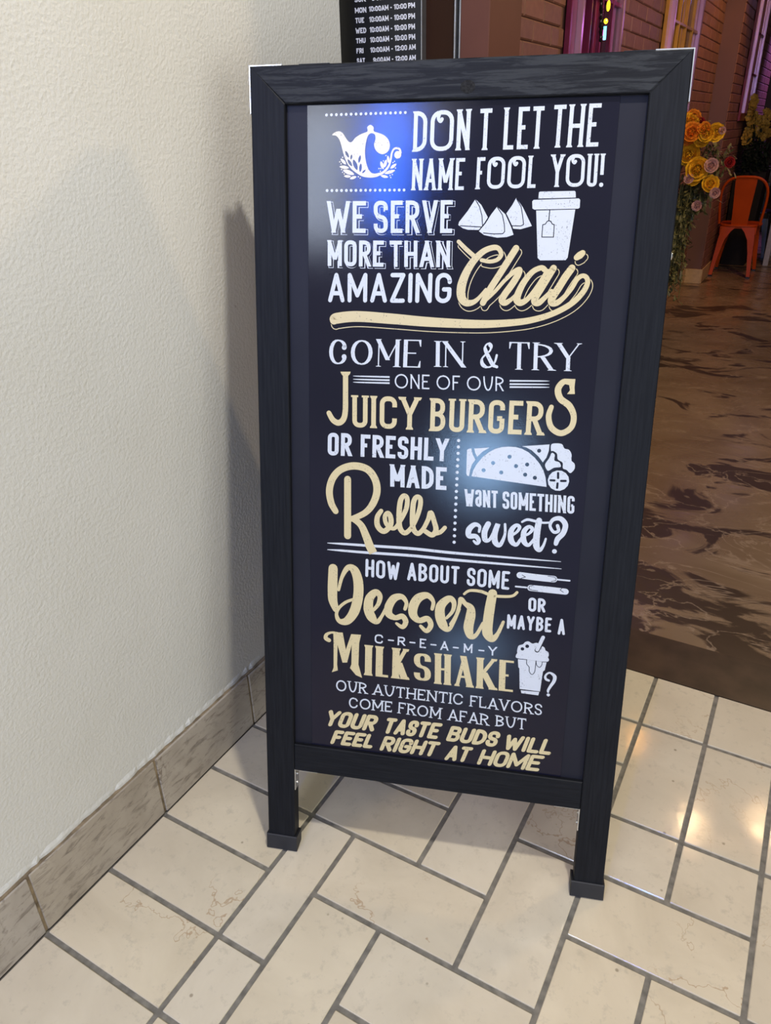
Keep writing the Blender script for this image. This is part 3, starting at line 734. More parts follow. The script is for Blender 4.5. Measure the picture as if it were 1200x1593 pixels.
words('cream', [('YOUR', brush, (511, 1107.5), (590, 1117), (501.5, 1132), 6.4), ('TASTE', brush, (602, 1119.7), (689, 1129), (593, 1144), 6.4), ('BUDS', brush, (702, 1132.5), (781, 1142.5), (692.5, 1156), 6.4),
                ('WILL', brush, (790, 1146), (866, 1155), (781, 1169.5), 6.4)], 'cream brush lettering YOUR TASTE BUDS WILL')
words('cream', [('FEEL', brush, (520, 1139), (586, 1146.5), (511.5, 1160.5), 6.2), ('RIGHT', brush, (598, 1148.3), (686, 1158.3), (588.5, 1171), 6.2), ('AT', brush, (700, 1162.5), (737, 1166.5), (690, 1186), 6.2),
                ('HOME', brush, (751, 1169), (849, 1180), (741, 1193), 6.2)], 'cream brush lettering FEEL RIGHT AT HOME')
# Chai and its long swash
c6 = crop(700, 360, 10); c7 = crop(800, 370, 9.23); c8 = crop(500, 470, 2.79)
def chai(extra=0, dx=0, dy=0):
    A = lambda c, L: stroke(lambda x, y: (c(x, y)[0]+dx, c(x, y)[1]+dy), [(x, y, w_+extra*(c(1, 0)[0]-c(0, 0)[0])**-1) for x, y, w_ in L])
    o = []
    o += A(c6, [(130, 150, 62), (250, 270, 68), (380, 385, 70)])
    o += A(c6, [(490, 440, 60), (620, 462, 60), (740, 430, 65), (797, 350, 72), (760, 262, 75), (680, 242, 85), (540, 290, 92), (420, 390, 104), (320, 515, 115), (235, 670, 128), (180, 830, 142), (168, 960, 142), (190, 1055, 130), (260, 1110, 110), (360, 1098, 80), (450, 1030, 60), (560, 900, 50)])
    o += A(c6, [(1030, 255, 105), (900, 460, 108), (760, 680, 105), (620, 900, 105), (510, 1110, 95)])
    o += A(c6, [(560, 1060, 60), (700, 930, 58), (850, 760, 60), (990, 630, 76), (1085, 590, 90), (1055, 680, 105), (960, 830, 108), (850, 980, 108), (810, 1070, 110), (860, 1110, 90), (960, 1050, 62), (1060, 950, 50)])
    o += A(c7, [(440, 450, 80), (390, 425, 75), (270, 480, 80), (150, 620, 90), (70, 770, 100), (40, 880, 110), (90, 930, 95), (190, 880, 72), (300, 750, 70), (420, 580, 80), (480, 480, 80)])
    o += A(c7, [(570, 430, 98), (490, 560, 100), (390, 720, 105), (310, 850, 105), (300, 920, 100), (360, 930, 85), (450, 850, 68), (540, 760, 60)])
    tail = [(835, 430, 105), (740, 560, 110), (640, 720, 110), (550, 860, 110), (545, 930, 100), (620, 930, 85), (720, 850, 70), (830, 720, 70), (910, 590, 70), (990, 540, 65), (1050, 570, 70), (1060, 650, 75), (1000, 770, 80), (880, 900, 85), (720, 1010, 85), (500, 1110, 85), (250, 1180, 90), (0, 1215, 98)]
    tail += [((x/2.79+500-800)*9.23, (y/2.79+470-370)*9.23, w_*9.23/2.79) for x, y, w_ in [(720, 95, 34), (600, 93, 38), (450, 85, 42), (300, 72, 45), (150, 62, 46), (62, 70, 46), (50, 78, 38)]]
    o += A(c7, tail)
    o += A(c7, [(905, 275, 88), (950, 243, 105), (990, 212, 88)])
    return o
art.ink('lettering_shadow_line', chai(3.0, 3.0, 6.6), 'cream', poster, 1)
art.ink('lettering_shadow', chai(.3, 3.0, 6.6), 'ink_dark', poster, 2)
art.ink('lettering_shadow', chai(1.6, .3, .8), 'ink_dark', poster, 3)
art.ink('lettering', chai(), 'cream', poster, 4, label='cream script lettering Chai with a long swash')
# J, S, R of the display words
c9 = crop(500, 570, 6); c10 = crop(700, 570, 5.714); c11 = crop(500, 670, 5.714); c12 = crop(700, 680, 5.714); c5 = crop(500, 840, 6); c6b = crop(690, 860, 5.714); c7b = crop(495, 970, 6)
js = stroke(c9, [(216, 62, 50), (216, 250, 50), (214, 420, 52), (195, 500, 54), (150, 532, 54), (98, 505, 52), (60, 440, 46)], False)+poly(c9, [(168, 52), (264, 52), (258, 72), (242, 90), (190, 90), (176, 72)])
art.ink('lettering', js, 'cream', poster, 3, label='tall cream letter J of JUICY')
js = stroke(c10, [(1075, 150, 42), (1015, 140, 52), (965, 205, 58), (985, 290, 60), (1065, 355, 60), (1105, 450, 52), (1080, 550, 52), (990, 600, 54), (905, 550, 54), (880, 450, 50), (905, 365, 42)])
js += poly(c10, [(1020, 112), (1120, 116), (1112, 190), (1115, 250), (1045, 250), (1072, 215), (1062, 160)])
art.ink('lettering', js, 'cream', poster, 3, label='tall cream letter S of BURGERS')
rl = stroke(c11, [(225, 440, 62), (225, 700, 62), (225, 945, 62)], True, True)
rl += stroke(c11, [(118, 725, 52), (78, 650, 60), (62, 540, 62), (92, 430, 62), (165, 352, 62), (280, 320, 65), (400, 350, 65), (470, 440, 65), (487, 550, 65), (450, 660, 62), (380, 740, 55), (262, 795, 48)])
rl += stroke(c11, [(270, 790, 50), (345, 850, 60), (395, 960, 70), (425, 1040, 75), (455, 1098, 72)], True, False)
rl += stroke(c11, [(525, 722, 38), (490, 780, 45), (495, 860, 50), (550, 905, 48), (608, 850, 46), (610, 780, 46), (585, 742, 42), (558, 775, 38), (575, 845, 38), (640, 880, 34), (700, 805, 38), (750, 700, 42), (757, 610, 42), (725, 588, 42), (696, 640, 46), (685, 760, 48), (692, 870, 48), (735, 920, 44), (790, 880, 40), (840, 790, 40), (872, 690, 42), (875, 615, 42), (842, 598, 42), (814, 650, 46), (805, 780, 48), (812, 880, 48), (853, 925, 44), (900, 885, 38), (945, 800, 40), (968, 738, 46), (1000, 820, 44), (1015, 895, 48), (980, 938, 46), (920, 905, 42)])
rl += stroke(c11, [(1005, 925, 42), (1055, 912, 38), (1095, 872, 36)])
art.ink('lettering', rl, 'cream', poster, 5, label='cream script lettering Rolls')
# grunge rules and dots
for pts in ([(508, 846.7, 1), (530, 848, 3.4), (566.7, 850.5, 4), (640, 855.5, 4.4), (700, 861.8, 4.4), (795, 869.8, 3.2), (873, 876, .8)], [(508, 857, 1), (530, 858.5, 3.4), (566.7, 861.5, 4), (640, 866.5, 4.4), (700, 872.6, 4.4), (795, 880.7, 3.2), (874, 887.3, .8)]):
    art.ink('printed_rule', stroke(FULL, pts), 'white', poster, 3)
rules = [stroke(FULL, [(548, 585.4+dy, .6), (562, 585.9+dy, 2.), (605, 587+dy, 2.6)], True, False) for dy in (0, 5, 9.6)]
rules += [stroke(FULL, [(793, 592.9+dy, 2.6), (840, 593.2+dy, 2.), (855, 593.3+dy, .6)], False, True) for dy in (0, 5.2, 9.8)]
for q_ in rules: art.ink('printed_rule', q_, 'white', poster, 3)
dd = [[], [], []]
for k in range(17):
    t = k/16; dd[0] += dot(FULL, 506+123.5*t, 176.7-3.9*t, 2.25); dd[1] += dot(FULL, 507+120.5*t, 295.1-.9*t, 2.25); dd[2] += dot(FULL, 713.1-7*t, 686.5+159*t, 2.5)
for q_ in dd: tag(art.ink('printed_dots', q_, 'white', poster, 3), kind='stuff')
# sweet?
sw = stroke(c12, [(258, 852, 22), (262, 805, 28), (218, 788, 42), (168, 832, 52), (168, 888, 48), (228, 893, 42), (255, 932, 38), (238, 958, 28), (210, 935, 20)])
sw += stroke(c12, [(340, 782, 48), (308, 850, 52), (312, 922, 48), (352, 922, 28), (395, 845, 28), (425, 785, 44), (398, 870, 52), (402, 945, 52), (445, 970, 38), (488, 880, 24), (490, 785, 22)])
sw += stroke(c12, [(535, 895, 22), (595, 855, 24), (620, 812, 32), (588, 795, 32), (545, 845, 48), (545, 930, 52), (592, 968, 34), (645, 900, 22), (705, 868, 24), (735, 828, 32), (702, 808, 32), (660, 852, 46), (658, 935, 50), (700, 972, 32), (750, 915, 20)])
sw += stroke(c12, [(795, 752, 52), (776, 860, 58), (770, 975, 58), (798, 1018, 36), (832, 978, 24), (855, 915, 18)])
sw += stroke(c12, [(642, 765, 18), (690, 744, 24), (760, 758, 24), (830, 772, 20), (895, 770, 18)])
sw += stroke(c12, [(960, 798, 30), (968, 845, 30), (925, 855, 28), (893, 800, 26), (920, 745, 34), (985, 735, 44), (1030, 790, 48), (1010, 865, 48), (962, 915, 48), (945, 960, 38)])+dot(c12, 932, 1028, 21)
art.ink('lettering', sw, 'white', poster, 3, label='white script lettering sweet?')
# Dessert
de = stroke(c5, [(100, 278, 84), (95, 450, 90), (97, 570, 84), (125, 660, 58)])
de += stroke(c5, [(152, 480, 26), (185, 355, 34), (240, 272, 52), (300, 295, 80), (335, 400, 90), (335, 540, 92), (300, 680, 90), (232, 770, 74), (160, 772, 45), (132, 710, 32), (155, 650, 28), (215, 598, 28), (285, 570, 26)])
de += stroke(c5, [(478, 672, 28), (525, 612, 38), (540, 540, 48), (500, 502, 60), (442, 560, 80), (432, 660, 90), (462, 738, 86), (512, 780, 45), (555, 730, 30), (600, 645, 30)])
de += stroke(c5, [(775, 660, 32), (788, 600, 35), (745, 545, 52), (672, 560, 72), (622, 640, 76), (625, 708, 70), (685, 742, 48), (750, 728, 52), (782, 780, 50), (752, 828, 42), (695, 795, 25)])
de += stroke(c5, [(1030, 660, 32), (1040, 590, 36), (985, 532, 58), (900, 558, 82), (852, 640, 88), (855, 720, 76), (910, 768, 52), (985, 750, 54), (1018, 810, 50), (978, 866, 42), (922, 820, 30)])
de += stroke(c5, [(1165, 745, 26), (1222, 680, 34), (1235, 600, 46), (1190, 562, 60), (1112, 630, 84), (1105, 730, 92), (1135, 815, 84), (1182, 852, 42), (1230, 790, 28), (1285, 660, 28)])
de += stroke(c6b, [(60, 650, 26), (110, 570, 28), (140, 480, 32), (152, 425, 42), (190, 465, 40), (238, 505, 66), (240, 570, 84), (220, 680, 86), (240, 755, 62), (290, 745, 34), (350, 640, 26)])
de += stroke(c6b, [(436, 375, 78), (412, 500, 86), (392, 650, 88), (392, 735, 90), (432, 782, 60), (482, 735, 34), (532, 630, 26)])
de += stroke(c6b, [(182, 380, 22), (232, 350, 25), (330, 357, 28), (430, 393, 28), (550, 403, 26), (618, 396, 25), (655, 366, 25)])
art.ink('lettering', de, 'cream', poster, 3, label='cream script lettering Dessert')
# big M of MILKSHAKE
mm_ = poly(c7b, [(132, 98), (220, 100), (250, 260), (300, 115), (392, 122), (375, 200), (368, 400), (402, 525), (345, 500), (288, 432), (302, 400), (305, 215), (262, 382), (218, 382), (172, 215), (168, 400), (175, 455), (118, 472), (135, 430), (135, 200)])
mm_ += stroke(c7b, [(170, 108, 26), (115, 100, 20), (70, 118, 30), (62, 152, 40), (92, 172, 38)])
art.ink('lettering', mm_, 'cream', poster, 3)
# teapot mark
c1 = crop(500, 160, 8.571)
tp = smooth_poly(c1, [(128, 412), (165, 376), (220, 362), (268, 385), (310, 450), (350, 500), (390, 505), (440, 448), (510, 402), (592, 370), (603, 345), (600, 305), (640, 275), (682, 305), (684, 350), (700, 368), (740, 380), (820, 412), (880, 470), (903, 550), (880, 628), (820, 668), (760, 658), (710, 610), (690, 540), (708, 470), (703, 412), (668, 388), (630, 397), (600, 440), (577, 540), (568, 650), (580, 760), (610, 860), (660, 922), (740, 932), (770, 950), (720, 975), (640, 985), (540, 970), (450, 920), (370, 850), (310, 750), (275, 650), (250, 550), (222, 470), (180, 422)])
tp += stroke(c1, [(690, 955, 42), (800, 922, 34), (880, 840, 30), (912, 750, 28), (930, 650, 26), (970, 592, 26), (1030, 600, 28), (1046, 650, 30)])+dot(c1, 1008, 678, 50)
for x, y, L, w_, a in [(278, 768, 105, 42, 48), (290, 845, 130, 46, 8), (348, 912, 165, 60, 22), (333, 966, 95, 38, 5), (410, 985, 95, 40, -18), (798, 818, 115, 46, 72), (842, 795, 110, 42, -78), (880, 738, 100, 36, 85), (950, 830, 105, 42, -38), (902, 908, 150, 48, -18), (830, 968, 105, 40, 12)]:
    tp += leafp(c1, x, y, L, w_, a)
for x, y in [(230, 772), (268, 712), (248, 800), (268, 912), (290, 935), (255, 875), (480, 972), (505, 990), (755, 862), (780, 862), (775, 898), (815, 760), (850, 688), (945, 782), (965, 765), (978, 855), (935, 942), (905, 955), (915, 982)]: tp += dot(c1, x, y, 9)
art.ink('teapot_emblem', tp, 'emblem', poster, 3, label='cream teapot emblem with a large letter C and leaf sprigs')
dk = []
for x, y, L, w_, a in [(328, 670, 100, 34, 62), (385, 708, 70, 26, -82), (365, 785, 110, 36, 58), (438, 812, 150, 52, 70), (496, 735, 105, 32, -78), (508, 852, 115, 36, -85), (553, 902, 62, 22, -45)]: dk += leafp(c1, x, y, L, w_, a)
art.ink('emblem_cutout', dk, 'ink_dark', poster, 4)
# samosas and takeaway cup
c5a = crop(700, 290, 5.4545)
SA = [(215, 100), (265, 150), (320, 255), (290, 330), (240, 364), (150, 362), (108, 350), (68, 322), (75, 295), (150, 200)]
SB = [(400, 165), (470, 230), (520, 340), (540, 405), (480, 425), (400, 430), (290, 408), (245, 375), (300, 310), (350, 230)]
SC = [(563, 90), (620, 170), (697, 330), (600, 358), (525, 352), (470, 235), (530, 150)]
art.ink('samosa_icon', poly(c5a, SA), 'white', poster, 2); art.ink('samosa_icon', poly(c5a, SC), 'white', poster, 2)
art.ink('icon_line', line(c5a, [(215, 105), (250, 165), (270, 240), (276, 325)], 7)+line(c5a, [(85, 328), (180, 334), (262, 338)], 7)+line(c5a, [(566, 97), (605, 165), (618, 240), (626, 318), (600, 330), (525, 328)], 7)+poly(c5a, [(400, 150), (480, 225), (532, 335), (552, 412), (490, 436), (400, 442), (285, 420), (232, 378), (292, 303), (342, 222)]), 'ink_dark', poster, 3)
art.ink('samosa_icon', poly(c5a, SB), 'white', poster, 4)
art.ink('icon_line', line(c5a, [(402, 170), (445, 235), (462, 320), (464, 378), (448, 396), (370, 398), (283, 390)], 7), 'ink_dark', poster, 5)
cup = poly(c5a, [(758, 42), (768, 36), (1062, 30), (1071, 38), (1073, 87), (752, 96)])+poly(c5a, [(700, 120), (712, 107), (1098, 94), (1110, 106), (1106, 172), (1094, 182), (718, 190), (702, 180)])+poly(c5a, [(734, 198), (1068, 189), (1003, 600), (985, 622), (768, 624), (746, 603)])
art.ink('takeaway_cup_icon', cup, 'white', poster, 3, label='white drawing of a takeaway cup with a tea tag')
art.ink('icon_line', line(c5a, [(850, 194), (842, 284)], 8)+line(c5a, [(782, 425), (790, 320), (812, 314), (828, 290), (842, 285), (858, 290), (872, 314), (888, 318), (882, 425)], 7, True), 'ink_dark', poster, 4)
# wrap
wr = poly(c12, [(190, 356), (205, 305), (235, 250), (290, 185), (345, 142), (400, 112), (460, 96), (520, 91), (585, 95), (640, 110), (700, 142), (755, 190), (800, 245), (832, 300), (852, 365), (862, 452)])
wr += poly(c12, [(150, 122), (160, 112), (188, 108), (200, 160), (225, 208), (195, 250), (178, 300), (168, 356), (150, 350), (143, 330)])+poly(c12, [(215, 108), (350, 100), (290, 135), (240, 182), (222, 145)])
wr += poly(c12, [(640, 88), (888, 72), (882, 130), (860, 190), (828, 232), (790, 180), (730, 125), (680, 98)])
wr += smooth_poly(c12, [(905, 72), (950, 62), (1000, 70), (1022, 108), (1062, 120), (1085, 160), (1085, 215), (1112, 245), (1112, 290), (1075, 328), (1040, 300), (1008, 285), (1005, 235), (962, 205), (955, 155), (920, 130), (902, 128)])
wr += smooth_poly(c12, [(908, 148), (935, 165), (932, 215), (975, 232), (988, 272), (930, 280), (885, 305), (865, 300), (848, 252), (885, 195)])
wr += dot(c12, 968, 396, 94)
art.ink('wrap_icon', wr, 'white', poster, 3, label='white drawing of a stuffed wrap with a tomato slice')
dk = []
for x, y in [(530, 182), (383, 237), (298, 302), (456, 322), (588, 265), (688, 251), (670, 342), (757, 370), (795, 128)]: dk += dot(c12, x, y, 18)
for a, b in [((965, 328), (965, 372)), ((960, 420), (956, 460)), ((898, 392), (932, 394)), ((992, 398), (1032, 398))]: dk += line(c12, [a, b], 20)
art.ink('icon_line', dk, 'ink_dark', poster, 4)
# ice lollies
ic = stroke(c6b, [(680, 212, 58), (830, 232, 60), (985, 248, 60)])+line(c6b, [(1020, 252), (1125, 262)], 15)
ic += stroke(c6b, [(775, 326, 56), (930, 342, 58), (1088, 360, 56)])+line(c6b, [(642, 313), (738, 322)], 15)
art.ink('ice_lolly_icon', ic, 'white', poster, 3, label='white drawing of two ice lollies on sticks')
art.ink('icon_line', line(c6b, [(930, 220), (985, 228), (1004, 240), (1000, 262), (960, 268)], 5)+line(c6b, [(840, 352), (790, 346), (762, 335), (764, 312), (800, 304)], 5)+line(c6b, [(700, 210), (730, 228), (690, 240)], 5)+line(c6b, [(1060, 325), (1040, 345), (1070, 365)], 5), 'ink_dark', poster, 4)
# milkshake
cm = crop(795, 985, 13.333)
art.ink('milkshake_icon', poly(cm, [(145, 575), (330, 592), (660, 640), (745, 638), (705, 810), (668, 840), (606, 1255), (182, 1200), (176, 770), (156, 750)])+poly(cm, [(205, 1228), (590, 1264), (572, 1335), (218, 1288)])
        + smooth_poly(cm, [(105, 500), (132, 450), (130, 400), (160, 300), (250, 270), (300, 222), (370, 210), (450, 255), (540, 240), (640, 300), (700, 340), (725, 400), (780, 435), (790, 500), (775, 545), (795, 590), (765, 632), (640, 632), (400, 600), (130, 558)]), 'white', poster, 3, label='white drawing of a milkshake with a straw')
art.ink('icon_line', line(cm, [(130, 570), (332, 590)], 13)+line(cm, [(655, 638), (760, 640)], 13)+stroke(cm, [(x, y, 13) for x, y in [(332, 590), (330, 680), (380, 745), (385, 840), (440, 900), (495, 840), (515, 700), (524, 612), (536, 700), (595, 750), (642, 705), (655, 638)]])+dot(cm, 240, 365, 36)+dot(cm, 340, 310, 38)+stroke(cm, [(640, 250, 84), (545, 395, 96)])+line(cm, [(190, 1214), (600, 1258)], 12), 'ink_dark', poster, 4)
art.ink('milkshake_icon', stroke(cm, [(672, 124, 74), (548, 385, 72)]), 'white', poster, 5)
art.ink('lettering', stroke(cm, [(790, 1025, 50), (735, 1000, 52), (716, 945, 46), (755, 885, 38), (825, 868, 42), (912, 940, 74), (898, 1040, 68), (830, 1140, 58), (778, 1225, 48), (775, 1265, 38)])+dot(cm, 780, 1325, 34), 'white', poster, 3)

# ---------------------------------------------------------------- restaurant shell
XB = -1.08; XC = -.938; YP = 7.38; YF = 15.
fl = box('floor_restaurant', (-1.5, 1.8605, -.06), (6.5, YF, 0), 'concrete'); tag(fl, kind='structure')
tag(box('ceiling', (-1.5, 1.676, 3.1), (6.5, YF, 3.2), 'dark'), kind='structure')
tag(box('wall_back', (-1.5, YF, -.06), (6.5, YF+.1, 3.1), 'dark'), kind='structure')
tag(box('wall_right', (6.5, 1.676, -.06), (6.6, YF, 3.1), 'dark'), kind='structure')
tag(box('wall_front', (-1.24, YS+.001, 2.7505), (6.5, 1.80, 3.1), 'post'), kind='structure')
tag(box('wall_front_right', (2.2, YS+.001, .002), (6.5, 1.80, 2.75), 'post'), kind='structure')
BRL, BRH, JT = .203, .0682, .0035
# windows on the brick wall: (y0, y1, z0, plane x, frame material, pane material)
WIN = [(3.34, 4.12, 1.10, XB, 'magenta', 'pane'), (5.13, 6.18, 1.15, XB, 'ochre', 'pane2'), (8.05, 8.75, 1.30, XC, 'red', 'pane')]
brick_mesh = {}
def brick_data(L, h):
    key = (round(L, 3), round(h, 3))
    if key not in brick_mesh:
        c_ = .005; a, b = key[0]/2, key[1]/2
        vs = [(0, -a, -b), (0, a, -b), (0, a, b), (0, -a, b), (.005, -a, -b), (.005, a, -b), (.005, a, b), (.005, -a, b), (.009, -a+c_, -b+c_), (.009, a-c_, -b+c_), (.009, a-c_, b-c_), (.009, -a+c_, b-c_)]
        fs = [(3, 2, 1, 0), (8, 9, 10, 11)]+[(s_+k, s_+(k+1) % 4, s_+4+(k+1) % 4, s_+4+k) for s_ in (0, 4) for k in range(4)]
        me = bpy.data.meshes.new('brick'); me.from_pydata(vs, [], fs); me.materials.append(M['brick']); me.update(); brick_mesh[key] = me
    return brick_mesh[key]
def proj(P):
    d = Vector(P)-EYE; z = d.dot(_fw); return (600+F*d.dot(_rt)/z, 796.5-F*d.dot(_up)/z, z)
def brick_wall(name, x, y0, y1, z1, singles):
    wall = box(name, (x-.15, y0, -.003), (x, y1, z1), 'mortar'); tag(wall, kind='structure')
    L = []; row = 0; z = .005
    while z+BRH < z1:
        y = y0-(.5*BRL if row % 2 else 0)
        while y < y1:
            a, b = max(y, y0)+JT/2, min(y+BRL, y1)-JT/2
            if b-a > .03:
                cz, cy = z+BRH/2, (a+b)/2
                if not any(wx == x and wy0+.01 < b and wy1-.01 > a and cz > wz for wy0, wy1, wz, wx, _, _ in WIN): L.append((a, b, cz))
                elif not any(wx == x and wy0 < cy < wy1 for wy0, wy1, wz, wx, _, _ in WIN):
                    for wy0, wy1, wz, wx, _, _ in WIN:
                        if wx == x:
                            if a < wy0 < b: b = wy0
                            if a < wy1 < b: a = wy1
                    if b-a > .03: L.append((a, b, cz))
            y += BRL
        z += BRH; row += 1
    def vis(t):
        u, v, d = proj((x, (t[0]+t[1])/2, t[2])); return u > 755 and u < 1215 and -15 < v < 440 and not (u < 1035 and v > 130)
    V = sorted([t for t in L if vis(t)], key=lambda t: t[0])[:singles]; Vs = set(V); mb = MB()
    for t in L:
        a, b, cz = t; off = random.uniform(-.002, .0005)
        if t in Vs:
            o = bpy.data.objects.new('brick', brick_data(b-a, BRH-JT)); COL.objects.link(o); o.parent = wall; o.location = (x+off-.0005, (a+b)/2, cz)
        else:
            me = brick_data(b-a, BRH-JT); mb.add([v.co+Vector((x+off-.0005, (a+b)/2, cz)) for v in me.vertices], [tuple(p.vertices) for p in me.polygons])
    if mb.v: tag(mb.build('bricks', 'brick', wall), kind='stuff')
    return wall
w1 = brick_wall('wall_brick', XB, 1.87, YP, 3.1, 300)
w2 = brick_wall('wall_brick_far', XC, YP+.006, YF, 3.1, 300)
tag(box('trim_2', (XB-.01, YP-.006, -.003), (XC-.0005, YP+.0055, 3.1), 'brown'), kind='structure')
tag(box('trim_3', (XC+.002, 10.35, .002), (XC+.075, 10.47, 3.1), 'dark'), kind='structure')
tag(box('trim_4', (XC+.002, 12.3, .002), (XC+.09, 12.5, 3.1), 'dark'), kind='structure')
tag(box('baseboard_brick', (XB+.0095, 1.87, .0005), (XB+.024, YP-.02, .125), 'beige', ch=.003), kind='structure')
tag(box('baseboard_step', (XB+.0095, YP-.0195, .0005), (XC+.016, YP-.0065, .125), 'beige', ch=.002), kind='structure')
tag(box('baseboard_far', (XC+.0095, YP-.006, .0005), (XC+.022, YF-.01, .125), 'beige', ch=.003), kind='structure')
# windows
for n, (y0, y1, z0, x, fm, pm) in enumerate(WIN):
    z1 = 2.6; xs = x+.009
    W = box('window_%d' % (n+1), (xs, y0, z0), (xs+.022, y0+.075, z1), fm, ch=.002); tag(W, kind='structure')
    box('frame_board', (xs, y1-.05, z0), (xs+.022, y1, z1), fm, W, ch=.002)
    box('frame_board', (xs, y0+.0755, z0), (xs+.022, y1-.0505, z0+.06), fm, W, ch=.002)
    box('pane', (xs, y0+.0755, z0+.0605), (xs+.004, y1-.0505, z1), pm, W)
    yi0, yi1 = y0+.076, y1-.0505
    iw = .026 if n < 2 else .016
    for ya in (yi0, yi1-iw): box('inner_frame', (xs+.0045, ya, z0+.0605), (xs+.045, ya+iw, z1), 'rosemetal', W, ch=.003)
    kk = 3 if n < 2 else 1
    for i in range(1, kk+1):
        yc = yi0+(yi1-yi0)*i/(kk+1); box('muntin', (xs+.0045, yc-.007, z0+.0605), (xs+.034, yc+.007, z1), fm, W, ch=.002)
    nb = int((z1-z0-.06)/.31)
    for i in range(1, nb+1):
        zc = z0+.06+i*.31
        box('crossbar', (xs+.0045, yi0+.0225, zc-.008), (xs+.032, yi1-.0225, zc+.008), fm, W, ch=.002)
    for i in range(5 if n < 2 else 2):   # tall louvre slats behind the bars
        q = 5 if n < 2 else 2
        ya = yi0+.03+(yi1-yi0-.06)*i/q; box('slat', (xs+.0045, ya+.01, z0+.0605), (xs+.016, ya+(yi1-yi0-.06)/q-.02, z1), pm if i % 2 else fm, W, ch=.002)

# ---------------------------------------------------------------- hanging lamp in front of the magenta window
hl = empty('hanging_lamp', on_x((943, -40), -1.0)); tag(hl, 'string of beads with lit yellow glass and a cyan tube before the magenta window', 'lamp')
def at1(q): return on_x(q, -1.0)
a, b = at1((937, -50)), at1((935, 62)); mb = MB()
for k in range(26):
    p = a.lerp(b, k/25)+Vector((0, random.uniform(-.008, .008), 0)); mb.ball(p, random.uniform(.006, .010), 6, 4)
mb.build('bead_chain', 'vase', hl); mb = MB(); mb.tube([a, b], .0025, 6); mb.build('wire', 'grey', hl)
for q, rz, ry in (((947, 9), .016, .008), ((943, 33), .008, .012)):
    mb = MB(); p = at1(q); mb.ball(p, (.008, ry*1.2, rz*1.25), 10, 6); mb.build('glass_bead', 'neon_y', hl)
mb = MB(); mb.tube([at1((942, 41)), at1((940.5, 62))], .006, 8); mb.build('light_tube', 'neon_c', hl)
mb = MB(); mb.tube([at1((944.5, 46))+Vector((-.01, 0, 0)), at1((943, 62))+Vector((-.01, 0, 0))], .006, 8); mb.build('light_tube', 'neon_p', hl)

